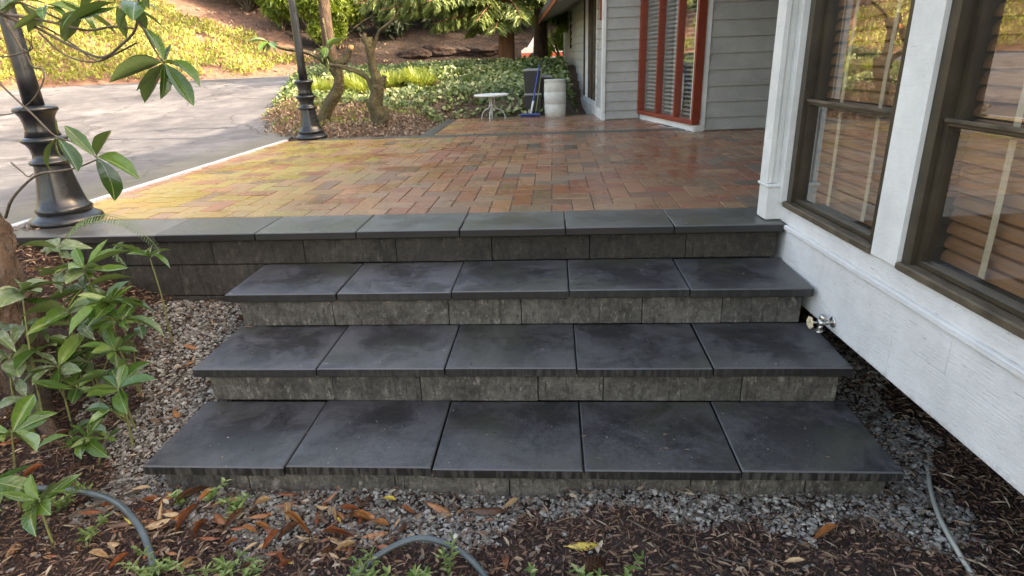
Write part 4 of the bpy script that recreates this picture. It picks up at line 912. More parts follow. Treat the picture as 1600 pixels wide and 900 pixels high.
# seedlings along the left of the steps
specs = [
 ('rhododendron seedling with broad leaves beside the left end of the retaining wall', (-2.28, 2.80), (-2.329, 2.75, .005), 9, 1.15, RH+RD, []),
 ('small leafy seedling in front of the dark retaining wall', (-2.13, 2.97), (-2.12, 2.95, .0), 6, .9, RH, []),
 ('glossy rhododendron seedling with pale wet leaves above the gravel', (-2.10, 2.62), (-2.085, 2.55, -.10), 9, 1.15, RH, [((-2.0, 2.5, -.16), 6)]),
 ('rhododendron seedling with dusty grey-green leaves beside the trunk', (-2.40, 2.60), (-2.335, 2.58, -.16), 10, 1.25, RD+RH[:1], [((-2.22, 2.5, -.20), 6)]),
 ('thin upright seedling with drooping grey leaves at the left edge', (-2.42, 2.35), (-2.45, 2.50, -.02), 8, 1.2, RD, [((-2.50, 2.5, -.20), 6)]),
 ('low seedling half way down the gravel strip', (-2.03, 2.42), (-2.05, 2.46, -.30), 6, .9, RH, []),
 ('bright seedling with long narrow leaf reaching over the gravel', (-1.97, 2.30), (-1.955, 2.30, -.42), 8, 1.0, RH, [((-1.98, 2.26, -.50), 6), ((-2.04, 2.4, -.38), 4)]),
 ('bright green seedling cut by the left edge of the picture', (-2.22, 1.92), (-2.13, 1.93, -.40), 8, 1.2, RH, []),
 ('bright green seedling beside the black hose', (-1.90, 1.72), (-1.905, 1.735, -.56), 7, 1.05, RH, []),
 ('seedling with large leaves in the bottom left corner', (-2.2, 1.72), (-2.10, 1.75, -.50), 7, 1.1, RH, []),
 ('broad leaved seedling low between the trunk and the gravel', (-2.35, 2.42), (-2.30, 2.40, -.36), 8, 1.2, RH+RD, [((-2.20, 2.36, -.45), 6), ((-2.42, 2.45, -.30), 6)]),
 ('low seedling sprawling over the mulch below the gravel edge', (-2.08, 2.20), (-2.07, 2.18, -.60), 6, .8, RH, [((-2.16, 2.2, -.60), 5), ((-2.0, 2.22, -.62), 4)]),
 ('low dusty seedling filling the gap under the dense group', (-2.28, 2.55), (-2.27, 2.53, -.40), 7, .95, RD+RH, [((-2.2, 2.62, -.38), 6), ((-2.36, 2.62, -.34), 6)]),
 ('small seedling crowded in the middle of the dense group', (-2.20, 2.72), (-2.19, 2.70, -.26), 7, .9, RH, [((-2.27, 2.7, -.18), 6), ((-2.12, 2.75, -.3), 5)]),
 ('dusty leaved seedling against the foot of the trunk', (-2.52, 2.38), (-2.48, 2.36, -.30), 8, 1.2, RD, [((-2.58, 2.4, -.18), 6), ((-2.40, 2.3, -.46), 5)]),
 ('bushy seedling under the fern frond', (-2.42, 2.86), (-2.40, 2.80, -.12), 8, 1.1, RH+RD, [((-2.30, 2.8, -.22), 6), ((-2.50, 2.8, -.03), 5)]),
 ('dusty seedling between the trunk and the lamp post base', (-2.5, 2.95), (-2.52, 2.85, .08), 6, .9, RD, []),
]
for lab, (bx, by), tip, n, sc, pool, ex in specs:
    shoot('rhododendron_seedling', lab, gp(bx, by), tip, n, sc, pool, ex, 'rhododendron seedlings left of the steps')

# fern fronds
M['fernm'] = rhodo_mat('fern_leaflet', [(0, (.07, .13, .04)), (1, (.14, .22, .08))], None, .5)
def fern(label, pts, w0):
    t = thing('fern', label, 'fern', pts[0]); c = catmull(pts, 4)
    MB().tube(c, lin(.0025, .001, len(c)), 5).build('stem', M['stem'], t, pts[0])
    me = leaf_me(1, .17, .2, .1, 'fernm', 'leaflet')
    for i in range(2, len(c)):
        tt = i/len(c); d = (c[i]-c[i-1]).normalized(); s_ = d.cross(Vector((0, -.35, 1))).normalized(); L_ = w0*(1-tt)**.6*(.5+.5*min(1, tt*5))
        for sg in (-1, 1):
            for h in (0, .5):
                o = part('leaflet', me, t, c[i]-(c[i]-c[i-1])*h-Vector(pts[0]), scale=(L_, L_*.8, L_)); aim(o, s_*sg+d*.35+Vector((0, 0, -.25)), 0)
fern('green fern frond arching over the left end of the coping', [(-2.796, 3.15, -.02), (-2.634, 3.15, .124), (-2.452, 3.1, .18), (-2.293, 3.05, .172), (-2.182, 3.0, .131), (-2.079, 2.95, .064), (-2.036, 2.92, .02)], .075)
fern('small brownish fern frond below the coping corner', [(-2.40, 3.1, -.12), (-2.39, 3.08, -.03), (-2.36, 3.05, .03), (-2.31, 3.03, .05)], .07)

# gravel stones and mulch
ICO = None
def ico():
    bm = bmesh.new(); bmesh.ops.create_icosphere(bm, subdivisions=1, radius=1); V_ = np.array([v.co[:] for v in bm.verts]); F_ = np.array([[v.index for v in f.verts] for f in bm.faces]); bm.free(); return V_, F_
IV, IF = ico()
def stones(name, XY, size, mat, flat=.6, lift=.3, zf=zg, var=None):
    n = len(XY); V_ = IV[None]*(1+rng.uniform(-.28, .28, (n, len(IV), 1)))
    V_ = V_*np.stack([size*rng.uniform(.8, 1.5, n), size*rng.uniform(.6, 1.1, n), size*rng.uniform(flat*.7, flat*1.2, n)], 1)[:, None]
    a = rng.uniform(0, 6.28, n); tl = rng.normal(0, .35, n)
    c, s_ = np.cos(tl)[:, None], np.sin(tl)[:, None]; y, z = V_[..., 1]*c-V_[..., 2]*s_, V_[..., 1]*s_+V_[..., 2]*c
    c, s_ = np.cos(a)[:, None], np.sin(a)[:, None]; x = V_[..., 0]*c-y*s_; y = V_[..., 0]*s_+y*c
    Z = zf(XY[:, 0], XY[:, 1])+size*lift+rng.uniform(0, .008, n)
    V_ = np.stack([x+XY[:, 0:1], y+XY[:, 1:2], z+Z[:, None]], -1).reshape(-1, 3)
    F_ = (IF[None]+np.arange(n)[:, None, None]*len(IV)).reshape(-1, 3)
    if var is None: var = rng.random(n)
    return np_mesh(name, V_, F_, mat, np.repeat(var, len(IV)))
def nz(x, y, s, k=0): return np.array([noise.noise(Vector((float(a)*s, float(b)*s, k))) for a, b in zip(x, y)])
def gravel_mask(x, y):
    left_edge = np.interp(y, [1.7, 1.9, 2.1, 2.5, 3.0, 3.4], [-1.75, -1.85, -1.98, -2.25, -2.35, -2.45])
    front = np.interp(x, [-1.9, -1.5, -.9, -.4, 0, .3, .8, 1.2, 1.5, 1.75], [1.98, 1.86, 1.76, 1.74, 1.84, 1.90, 1.82, 1.76, 1.78, 2.2])
    j = nz(x, y, 4)*.22+nz(x, y, 14, 4)*.06
    right = np.interp(y, [1.7, 2.2, 3], [1.5, 1.58, 1.8])
    return (x > left_edge+j) & (y > front+j) & (x < right+j)
XY = np.c_[rng.uniform(-2.6, 1.9, 70000), rng.uniform(1.55, 3.4, 70000)]
inst = ((XY[:, 0] > -1.62) & (XY[:, 0] < 1.24) & (XY[:, 1] > 2.10))
XY = XY[gravel_mask(XY[:, 0], XY[:, 1]) & ~inst]; XY = XY[:21000]
tag(part('gravel', stones('gravel', XY, np.clip(rng.lognormal(-4.95, .32, len(XY)), .0035, .015), M['gravel'])), 'grey crushed gravel strewn round the foot of the steps', 'gravel', kind='stuff')
XY = np.c_[rng.uniform(-3.3, 2.2, 900), rng.uniform(1.3, 3.3, 900)]; k = ~((XY[:, 0] > -1.62) & (XY[:, 0] < 1.24) & (XY[:, 1] > 2.10)); XY = XY[k]
tag(part('loose_stones', stones('loose_stones', XY, rng.uniform(.006, .013, len(XY)), M['gravel'])), 'stray pebbles scattered over the mulch', 'pebbles', kind='stuff')
def chips(name, n, box, L_, W_, mat, lift=.012, keepf=None, zf=zg, zspread=.02, var=None, tilt=.35):
    x = rng.uniform(box[0], box[1], n); y = rng.uniform(box[2], box[3], n)
    k = ~((x > -1.6) & (x < 1.22) & (y > 2.08))
    if keepf is not None: k &= keepf(x, y)
    x, y = x[k], y[k]; n = len(x); a = rng.uniform(0, 6.28, n); D = np.c_[np.cos(a), np.sin(a), rng.normal(0, tilt, n)]
    Nn = np.c_[rng.normal(0, .5, n), rng.normal(0, .5, n), np.ones(n)]
    C = np.c_[x, y, zf(x, y)+lift+rng.uniform(0, zspread, n)]
    return leaf_cloud(name, C-D*.5*np.mean(L_), D, Nn, rng.uniform(*L_, n), rng.uniform(*W_, n), mat, var)
ng = lambda x, y: ~gravel_mask(x, y) | (rng.random(len(x)) < .10)
tag(part('bark_mulch', chips('bark_mulch', 60000, (-3.6, 2.4, 1.25, 3.6), (.010, .036), (.004, .013), M['mulch'], keepf=ng)), 'dark red-brown shredded bark mulch', 'mulch', kind='stuff')
tag(part('mulch_fines', chips('mulch_fines', 60000, (-3.6, 2.4, 1.25, 3.6), (.004, .012), (.003, .008), M['mulch'], lift=.004, tilt=.8)), 'fine crumbs of dark mulch and soil', 'mulch', kind='stuff')
tag(part('conifer_needles', chips('conifer_needles', 9000, (-3.4, 2.4, 1.25, 3.5), (.03, .07), (.0015, .003), M['litter'], lift=.02, keepf=lambda x, y: ~gravel_mask(x, y) | (rng.random(len(x)) < .12))), 'thin dry needles and twig scraps on the mulch', 'needles', kind='stuff')
tag(part('small_brown_leaves', chips('small_brown_leaves', 2200, (-3.4, 2.2, 1.25, 3.4), (.02, .05), (.010, .02), M['litter'], lift=.022, keepf=lambda x, y: (x < .2) | (rng.random(len(x)) < .25))), 'small dry leaf scraps littering the mulch', 'leaf litter', kind='stuff')

# countable fallen leaves
DL += [leaf_me(.19, .026, .15, .9, 'dead', 'fallen_leaf', -1.1, 21), leaf_me(.16, .030, -.12, .5, 'dead', 'fallen_leaf', 1.2, 22)]
DEADC = {}
for nm_, c0_, c1_ in (('dark brown', (.06, .028, .016), (.14, .065, .035)), ('red-brown', (.16, .05, .022), (.32, .11, .045)), ('orange', (.24, .09, .03), (.46, .20, .075)), ('tan', (.30, .17, .08), (.52, .34, .18)), ('yellow', (.50, .36, .05), (.68, .52, .12))):
    m_, t_, b_ = _nodes(nm_.replace(' ', '_').replace('-', '_')+'_dead_leaf')
    put(t_, b_, 'Base Color', ramp(t_, noise_tex(t_, 45, 6, .75), [(.35, c0_), (.65, c1_)])); put(t_, b_, 'Roughness', .34); bump(t_, b_, noise_tex(t_, 90, 4, .7), .4, .002); DEADC[nm_] = m_
used_l = set()
SHP = ['cupped', 'rolled', 'flat', 'folded', 'long curled', 'long twisted']; dead_cache = {}
def fallen(x, y, rz, k, sc, label=None, zoff=.03, col=None):
    col = col or rnd.choices(list(DEADC), (4, 5, 2.5, 3, .4))[0]
    if (k, col) not in dead_cache: me = DL[k].copy(); me.materials.clear(); me.materials.append(DEADC[col]); dead_cache[(k, col)] = me
    o = part('fallen_leaf', dead_cache[(k, col)], None, (x, y, gz(x, y)+zoff), (rnd.uniform(-.4, .4), rnd.uniform(-.35, .2), rz), (sc, sc, sc))
    si = 'large' if sc > .98 else 'small' if sc < .55 else 'medium'
    if y > 2.15: pl = 'high on the gravel beside the steps' if y > 2.7 else 'on the strip left of the second step' if x > -2 else 'on the mulch under the seedlings'
    elif x < -1.75: pl = 'near the looping hose at lower left'
    elif x < 1.3:
        pl = 'below the '+['first', 'second', 'third', 'fourth', 'fifth'][max(0, min(4, int((x+1.696)/.6)))]+' bottom slab'
        pl += ', against the riser' if y > 1.88 else ', near the weeds' if y < 1.72 else ', mid gravel'
    else: pl = 'beside the pale tube'
    lb = label or f'{si} {SHP[k]} {col} leaf {pl}'
    if lb in used_l: lb = lb.replace(', mid gravel', ', gravel')+(', tip right', ', tip away', ', tip left', ', tip forward')[int(((rz % 6.2832)+.785)/1.5708) % 4]
    used_l.add(lb); tag(o, lb, 'leaf', 'fallen leaves around the steps'); return o
sp = [(-1.45, 1.93, .4), (-1.55, 1.86, -.3), (-1.35, 1.88, -.7), (-1.25, 1.80, 1.1), (-1.15, 1.84, -.5), (-1.05, 1.76, .9), (-1.02, 1.82, 2.0), (-1.10, 1.70, 1.2), (-.95, 1.74, 1.0), (-.88, 1.80, -.4), (-.80, 1.72, 0.2), (-.72, 1.77, .2), (-.66, 1.72, -.5), (-.60, 1.76, 1.6), (-.70, 1.84, -.6), (-1.6, 1.78, .3), (-1.7, 1.95, -.2), (-1.8, 2.02, .2), (-1.35, 1.75, .2), (-1.2, 1.92, .1),
      (-2.0, 1.65, 1.9), (-2.15, 1.88, .2), (-1.95, 1.88, -.1), (-2.3, 2.05, .5), (-1.8, 2.35, .8), (-1.86, 2.5, -.6), (-1.95, 2.75, .3), (-2.05, 2.9, -.2), (-1.75, 3.05, .1), (-1.85, 3.15, -.3), (-2.35, 2.3, .6), (-2.5, 2.2, 1.2), (-2.45, 1.95, -.3), (-1.6, 1.6, 1.4), (-1.75, 1.55, -.6), (-.2, 1.62, 1.5), (.05, 1.74, .2), (.75, 1.68, -.1), (.9, 1.79, .3), (-1.15, 2.02, .1), (-.5, 1.96, -.1)]
for (x, y, a) in sp: fallen(x+rnd.uniform(-.02, .02), y+rnd.uniform(-.02, .02), a+rnd.uniform(-.2, .2), rnd.randrange(4), rnd.uniform(.75, 1.2))
for i in range(40):
    x, y = rnd.uniform(-1.75, -.62), rnd.uniform(1.64, 1.98); fallen(x, y, rnd.choice((rnd.uniform(-.6, .9), rnd.uniform(0, 6.28))), rnd.randrange(6), rnd.uniform(.4, .88), zoff=rnd.uniform(.02, .05))
for i in range(75):
    x, y = rnd.gauss(-1.2, .42), rnd.uniform(1.62, 1.95); fallen(x, min(y, 1.98), rnd.uniform(0, 6.28), rnd.randrange(4), rnd.uniform(.35, .8), zoff=.025)
fallen(-.36, 1.93, .2, 0, 1.6, 'broad wrinkled dark brown leaf lying on the gravel below the third slab', col='dark brown')
fallen(-.21, 1.95, .9, 3, 1.0, 'rolled tan leaf beside the broad dark brown one', col='tan')
yl = part('yellow_leaf', leaf_me(.06, .04, .1, .1, 'lily', 'yellow_leaf', .3, 3), None, (-1.085, 4.72, .006), (.1, .05, .4)); tag(yl, 'small yellow leaf lying on the brick pavers', 'leaf')
MB_l = M['lily']
sc_p = []
for k_, (xr_, yf_, zt_, dp_) in enumerate(step_def):
    for _ in range(38): sc_p.append((rnd.uniform(xr_-2.95, xr_-.1), yf_+rnd.uniform(.02, .42), zt_+.003))
for _ in range(30): sc_p.append((rnd.uniform(-2.8, 1.1), 3.36+rnd.uniform(0, .38), .002))
for _ in range(120): sc_p.append((rnd.uniform(-3.3, 1.8), rnd.uniform(3.8, 7.6), .004))
n = len(sc_p); a = rng.uniform(0, 6.28, n)
tag(part('tread_scraps', leaf_cloud('tread_scraps', sc_p, np.c_[np.cos(a), np.sin(a), np.zeros(n)], np.c_[rng.normal(0, .3, n), rng.normal(0, .3, n), np.ones(n)], rng.uniform(.006, .028, n), rng.uniform(.003, .007, n), M['litter'])), 'tiny leaf scraps and needles on the treads and pavers', 'debris', kind='stuff')
# pine cone
pc = thing('pine_cone', 'brown pine cone lying in the mulch below the fourth slab', 'pine cone', gp(.12, 1.66, .03), R(20))
MB().lathe([(.006, -.035), (.017, -.025), (.020, -.005), (.016, .018), (.006, .036)], n=12, axis='x').build('core', M['bark'], pc)
me = leaf_me(.016, .018, .2, .2, 'dead', 'scale'); me.materials.clear(); me.materials.append(DEADC['dark brown'])
for i in range(60):
    t = i/60; x_ = -.034+.068*t; r_ = .02*math.sin(math.pi*min(1, .12+t*.85)); a = i*2.4; o = part('scale', me, pc, (x_, r_*math.cos(a), r_*math.sin(a))); aim(o, (.5, math.cos(a), math.sin(a)), 0, (1, 0, 0))
# long twigs
for lab, pts, r0 in (('long bare twig lying across the mulch at right of centre', [(.26, 1.86), (.40, 1.77), (.55, 1.70), (.72, 1.64)], .005),
                     ('thin dark twig on the mulch by the pine cone', [(-.02, 1.62), (.08, 1.64), (.2, 1.74), (.28, 1.80)], .003),
                     ('grey twig lying over the gravel at left', [(-2.35, 2.2), (-2.2, 2.35), (-2.1, 2.5), (-2.0, 2.62)], .004),
                     ('curved pale root by the left hose', [(-1.98, 1.85), (-1.85, 1.98), (-1.75, 2.05), (-1.72, 2.12)], .004),
                     ('short pale stick in the litter at lower left', [(-1.75, 1.50), (-1.62, 1.56), (-1.5, 1.6)], .005)):
    c = catmull([gp(x, y, .022) for x, y in pts], 5); t = MB().tube(c, lin(r0, r0*.4, len(c)), 6, True, .4).build('twig', M['twig']); tag(t, lab, 'twig')
# hoses
hm = simple('black_hose_rubber', (.055, .070, .075), (.10, .125, .13), 8, .25, .05, .001, 100)
def hose(label, pts, rad, mat, name='garden_hose', lift=.02):
    c = catmull([(x, y, gz(x, y)+lift+dz) for x, y, dz in pts], 8); tag(MB().tube(c, rad, 12).build(name, mat), label, 'hose')
hose('black garden hose looping through the litter at lower left', [(-2.7, 1.9, 0), (-2.335, 1.978, .01), (-2.18, 2.0, .03), (-2.006, 1.992, .04), (-1.801, 1.921, .04), (-1.64, 1.815, .03), (-1.51, 1.701, .02), (-1.41, 1.558, .0), (-1.38, 1.3, 0)], .0135, hm)
hose('black garden hose arching out of the weeds at bottom centre', [(-.82, 1.40, -.02), (-.712, 1.565, .0), (-.614, 1.655, .03), (-.485, 1.70, .05), (-.341, 1.665, .04), (-.231, 1.58, .01), (-.15, 1.42, 0)], .0115, hm)
pt = simple('pale_tube_plastic', (.30, .30, .26), (.42, .42, .37), 10, .4, .1, .001, 60)
hose('pale grey irrigation tube curving across the mulch at lower right', [(1.56, 2.28, -.03), (1.534, 2.223, .0), (1.465, 2.08, .01), (1.39, 1.899, .01), (1.35, 1.742, .01), (1.35, 1.62, 0), (1.37, 1.4, 0)], .0085, pt, 'irrigation_tube')

# small weeds along the bottom
wl = leaf_mat('weed_leaf', [(0, (.07, .12, .025)), (.5, (.15, .23, .055)), (1, (.33, .40, .16))], .4, .25, (.3, .45, .05))
XYc = np.concatenate([np.c_[rng.uniform(-1.5, -.1, 34), rng.uniform(1.42, 1.61, 34)], np.c_[rng.uniform(-1.6, -1.2, 4), rng.uniform(1.75, 2.0, 4)], np.c_[rng.uniform(-.15, .25, 6), rng.uniform(1.5, 1.6, 6)], np.c_[rng.uniform(-2.3, -1.7, 7), rng.uniform(1.5, 2.0, 7)]])
C = []; D = []; Nn = []; tubes = MB()
for x, y in XYc:
    nst = rnd.randint(1, 3)
    for s in range(nst):
        a = rnd.uniform(0, 6.28); h = rnd.uniform(.04, .12); b = Vector(gp(x, y, .01)); q = b+Vector((math.cos(a)*h*.8, math.sin(a)*h*.5, h)); c = catmull([b, (b+q)/2+Vector((0, 0, .015)), q], 4)
        tubes.tube(c, .0012, 4, False)
        for i in range(2, len(c)):
            for sg in (-1, 1):
                aa = a+sg*rnd.uniform(.7, 1.5)+i; C.append(tuple(c[i])); D.append((math.cos(aa), math.sin(aa), rnd.uniform(-.1, .7))); Nn.append((rnd.uniform(-.3, .3), rnd.uniform(-.3, .3), 1))
n = len(C); wd_ = part('weeds', leaf_cloud('weeds', C, D, Nn, rng.uniform(.020, .042, n), rng.uniform(.009, .017, n), wl)); tag(wd_, 'small green creeping weeds along the bottom of the picture', 'weeds', kind='stuff')
tag(tubes.build('weed_stems', M['stem'], wd_), kind='stuff')

# ------------------------------------------------------------------ pruned stumps
def stump(name, label, limbs, base, leaves=()):
    t = thing(name, label, 'tree stump', base)
    for i, (pts, r0, r1) in enumerate(limbs):
        bark_tube(pts, [r0, (r0+r1)/2, r1], 22, .38, 2.2, i*3.1, 6).build('trunk' if i == 0 else 'limb', M['mossbark'], t, base)
    return t
st1 = stump('pruned_stump', 'left pruned mossy trunk with a fresh orange cut, behind the lamp post', [
 ([(-3.42, 8.95, -.06), (-3.321, 9.0, .177), (-3.143, 9.0, .438), (-3.03, 9.0, .62)], .095, .07),
 ([(-3.03, 9.0, .60), (-3.0, 9.0, .75), (-3.004, 9.0, .906), (-2.90, 9.0, .95), (-2.795, 9.0, 1.1)], .06, .04),
 ([(-3.04, 9.0, .62), (-3.045, 9.0, .738), (-3.184, 9.0, .929), (-3.42, 9.0, 1.072), (-3.776, 9.0, 1.143), (-3.944, 9.0, 1.232)], .05, .014),
 ([(-3.15, 9.0, .9), (-3.12, 9.0, 1.1), (-3.14, 9.02, 1.5)], .022, .012)], (-3.42, 8.95, -.06))
cf = MB().lathe([(.001, .0), (.038, .0), (.04, .004), (.001, .006)], n=14).build('cut_face', M['cut'], st1); cf.location = (-2.785+3.42, .035, 1.115+.06)
cf.rotation_euler = (R(55), R(20), 0)
for c in ((-3.944, 9.0, 1.232), (-3.15, 8.95, 1.05), (-3.12, 8.95, 1.15)): whorl(st1, c, 8, (0, -.3, .8), 1.9, RH, (-50, 30))
st2 = stump('pruned_stump', 'right pruned mossy trunk with forked stubs, nearest the ivy', [
 ([(-2.48, 8.6, -.06), (-2.397, 8.6, .144), (-2.404, 8.6, .398), (-2.359, 8.6, .62)], .115, .085),
 ([(-2.36, 8.6, .58), (-2.37, 8.6, .70), (-2.40, 8.6, .89), (-2.42, 8.6, 1.09), (-2.43, 8.6, 1.22)], .062, .052),
 ([(-2.36, 8.6, .55), (-2.30, 8.6, .63), (-2.25, 8.6, .74)], .05, .03),
 ([(-2.39, 8.6, 1.05), (-2.33, 8.6, 1.16), (-2.27, 8.6, 1.28), (-2.104, 8.6, 1.39), (-1.995, 8.6, 1.5)], .024, .012),
 ([(-2.42, 8.6, .48), (-2.45, 8.6, .60), (-2.50, 8.6, .72), (-2.62, 8.6, .80), (-2.814, 8.6, .864), (-3.0, 8.65, .90)], .034, .026),
 ([(-2.44, 8.6, .02), (-2.34, 8.55, .10), (-2.29, 8.6, .25), (-2.30, 8.6, .34)], .07, .045),
 ([(-2.42, 8.6, 1.14), (-2.47, 8.58, 1.20), (-2.46, 8.6, 1.27)], .035, .025)], (-2.48, 8.6, -.06))

# ------------------------------------------------------------------ ground cover masses
def scatter(n, x0, x1, y0, y1, keepf):
    x = rng.uniform(x0, x1, n); y = rng.uniform(y0, y1, n); k = keepf(x, y); return x[k], y[k]
# yellow-green ground cover on the hill
def hill_sd(x, y):
    a = np.array([-13.13, 14.57]); al = np.array([.594, .805]); return (x-a[0])*al[0]+(y-a[1])*al[1], toe_dist(x, y)
def hill_keep(x, y):
    s, d = hill_sd(x, y); j = nz(x, y, .5)*1.2+nz(x, y, 2.2, 5)*.5
    edge = np.interp(d, [0, 1.1, 2.1, 3.7, 6, 7.4, 10, 20], [9.2, 8.9, 8.3, 7.9, 7.3, 6.9, 5.8, 2])
    bare = (nz(x, y, .55, 9)+nz(x, y, 2.0, 3)*.35 > .50)
    toe = d > .08+.25*np.abs(nz(x, y, 1.3, 2))+.6*smooth((s-6.5)/1.5)
    return (d < 16) & toe & (s < edge+j) & ~bare
x, y = scatter(210000, -34, -8, -6, 32, lambda x, y: hill_keep(x, y)); n = len(x)
D = rdir(n, 1.3); C = np.c_[x, y, zh(x, y)+rng.uniform(0, .12, n)+.05*(1+nz(x, y, 3, 8))]
vv = np.clip(.5+.9*nz(x, y, .9, 1)+rng.normal(0, .22, n), 0, 1)
tag(part('ground_cover', leaf_cloud('ground_cover', C, D, rdir(n, .5), rng.uniform(.08, .17, n), rng.uniform(.045, .09, n), M['cover'], vv, six=False)), 'sunlit yellow-green ground cover on the hillside', 'ground cover', kind='stuff')
x, y = scatter(8000, -34, -6, -6, 34, lambda x, y: (toe_dist(x, y) > -.25) & (toe_dist(x, y) < 14)); n = len(x)
tag(part('hill_litter', leaf_cloud('hill_litter', np.c_[x, y, zh(x, y)+.04], rdir(n, .2), rdir(n, 1.5), rng.uniform(.08, .2, n), rng.uniform(.04, .09, n), M['litter'], six=False)), 'dry leaves and bark scraps on the hillside', 'leaf litter', kind='stuff')
# ivy
def lily_mask(x, y): return ((x+3.5)/1.45)**2+((y-12.3)/1.0)**2 < 1
def ivy_keep(x, y):
    j = nz(x, y, 1.2)*.5
    ins = (x > xl(y)+.15) & (y < 19.3)
    litter = (y < 9.7+.55*(-x-2.2).clip(-1.2, 2)+j) & (x < -1.55+j*.4)
    pat = (y < 10.42) & (x > -1.78); house_ = x > np.where(y < 17, .95-.06*(y-3.3)-.05, 9)
    return ins & ~litter & ~pat & ~house_ & ~lily_mask(x, y) & ~((x > .1) & (y < 11.4))
x, y = scatter(95000, -6.4, 6, 8.2, 19.3, ivy_keep); n = len(x)
C = np.c_[x, y, zb(x, y)+rng.uniform(.0, .13, n)*(1+.8*nz(x, y, 2.2, 6))]; vv = np.clip(.52+.55*nz(x, y, 1.5, 1)+rng.normal(0, .25, n), 0, 1)
Nn = np.c_[rng.normal(0, .5, n), rng.normal(-.6, .5, n), np.ones(n)]
tag(part('ivy', leaf_cloud('ivy', C, rdir(n, 0), Nn, rng.uniform(.05, .095, n), rng.uniform(.045, .085, n), M['ivy'], vv)), 'dense ivy covering the mound behind the patio', 'ivy', kind='stuff')
def litter_keep(x, y):
    return (x > xl(y)+.02) & ~((y < 8.12) & (x > -3.35)) & ~((x > -1.78) & (y < 10.4)) & (y < 11.8) & (x < -1.2)
x, y = scatter(17000, -5.4, -1, 8.0, 11.8, litter_keep); n = len(x)
tag(part('bed_litter', leaf_cloud('bed_litter', np.c_[x, y, zb(x, y)+rng.uniform(.0, .05, n)], rdir(n, .15), rdir(n, 1.2), rng.uniform(.03, .09, n), rng.uniform(.015, .035, n), M['litter'])), 'pale brown dead leaves round the pruned trunks', 'leaf litter', kind='stuff')
x, y = scatter(4500, -5.4, -2, 8.2, 12, lambda x, y: litter_keep(x, y) & (nz(x, y, 1.4, 7) > .1)); n = len(x)
tag(part('low_groundcover', leaf_cloud('low_groundcover', np.c_[x, y, zb(x, y)+rng.uniform(.0, .08, n)], rdir(n, .5), rdir(n, 1), rng.uniform(.03, .06, n), rng.uniform(.02, .04, n), M['bush'])), 'thin low green plants in the leaf litter', 'ground cover', kind='stuff')
# lily clumps
li = 0
for (cx, cy, rr) in [(-4.35, 11.9, .42), (-3.75, 12.2, .48), (-3.1, 12.3, .5), (-2.5, 12.2, .42), (-3.4, 11.6, .35), (-2.75, 12.9, .42)]:
    n = 420; a = rng.uniform(0, 6.28, n); r_ = rr*np.sqrt(rng.random(n))*.5; bx, by = cx+np.cos(a)*r_, cy+np.sin(a)*r_; bz = zb(bx, by)
    ln_ = rng.uniform(.2, .38, n); out = rng.uniform(.25, 1.0, n); V_ = []; F_ = []
    for k in range(5):
        t = k/4; hx_ = np.cos(a)*out*ln_*t; hy_ = np.sin(a)*out*ln_*t; hz = ln_*(t*1.1-.85*out*t*t); wv = .016*(1-t*.9)
        V_.append(np.c_[bx+hx_-np.sin(a)*wv, by+hy_+np.cos(a)*wv, bz+hz]); V_.append(np.c_[bx+hx_+np.sin(a)*wv, by+hy_-np.cos(a)*wv, bz+hz])
    V_ = np.stack(V_, 1); b_ = np.arange(n)[:, None]*10
    F_ = np.concatenate([b_+np.array([2*k, 2*k+1, 2*k+3, 2*k+2]) for k in range(4)])
    o = part('daylily_clump', np_mesh('daylily_clump', V_.reshape(-1, 3), F_, M['lily'], np.repeat(rng.random(n), 10)))
    tag(o, ['leftmost yellow-green daylily clump, at the driveway edge of the mound', 'yellow-green daylily clump second from the driveway, behind the left pruned trunk', 'tall yellow-green daylily clump between the two pruned trunks', 'yellow-green daylily clump right behind the right pruned trunk', 'low front daylily clump nearest the pruned trunks', 'rearmost daylily clump next to the ivy'][li], 'plant', 'daylily clumps on the mound'); li += 1

# shrubs & trees ------------------------------------------------
def clump_crown(name, centers, radii, nleaf, ls, mat, parent, org, hollow=.45, six=False):
    C = []; Nn = []; va = []
    for (c, r_) in zip(centers, radii):
        m_ = int(nleaf*r_**2/np.sum(np.array(radii)**2)); u = rdir(m_, .15); rad = r_*(hollow+(1-hollow)*rng.random(m_)**.5)*(1+.25*np.sin(u[:, 0]*7+u[:, 2]*5))
        C.append(np.array(c)+u*rad[:, None]*np.array([1, 1, .8])); Nn.append(u); va.append(np.clip(rng.normal(rng.uniform(.3, .7), .22, m_), 0, 1))
    C = np.concatenate(C)-np.array(org); Nn = np.concatenate(Nn); n = len(C)
    return part(name, leaf_cloud(name, C, rdir(n, -.25)+Nn*.5, Nn+rdir(n)*.8, rng.uniform(*ls, n), rng.uniform(*ls, n)*.5, mat, np.concatenate(va), six), parent)
def shrub(name, label, base, h, wdt, n, ls, mat, group=None):
    t = thing(name, label, 'shrub', base, 0, group); mb = MB()
    cs = []; rs = []
    for i in range(max(7, int(9*wdt))):
        a = rnd.uniform(0, 6.28); r_ = rnd.uniform(0, wdt*.75); cs.append((base[0]+math.cos(a)*r_, base[1]+math.sin(a)*r_*.7, base[2]+h*rnd.uniform(.3, .9))); rs.append(rnd.uniform(.28, .5)*wdt*.8)
        mb.tube(catmull([base, ((base[0]+cs[-1][0])/2, (base[1]+cs[-1][1])/2, base[2]+h*.3), cs[-1]], 3), lin(.03, .01, 7), 5)
    mb.build('stem', M['twig'], t, base); clump_crown('foliage', cs, rs, n, ls, mat, t, base); return t
def on_hill(x, y): return (x, y, float(zh(np.array([x]), np.array([y]))[0])-.05)
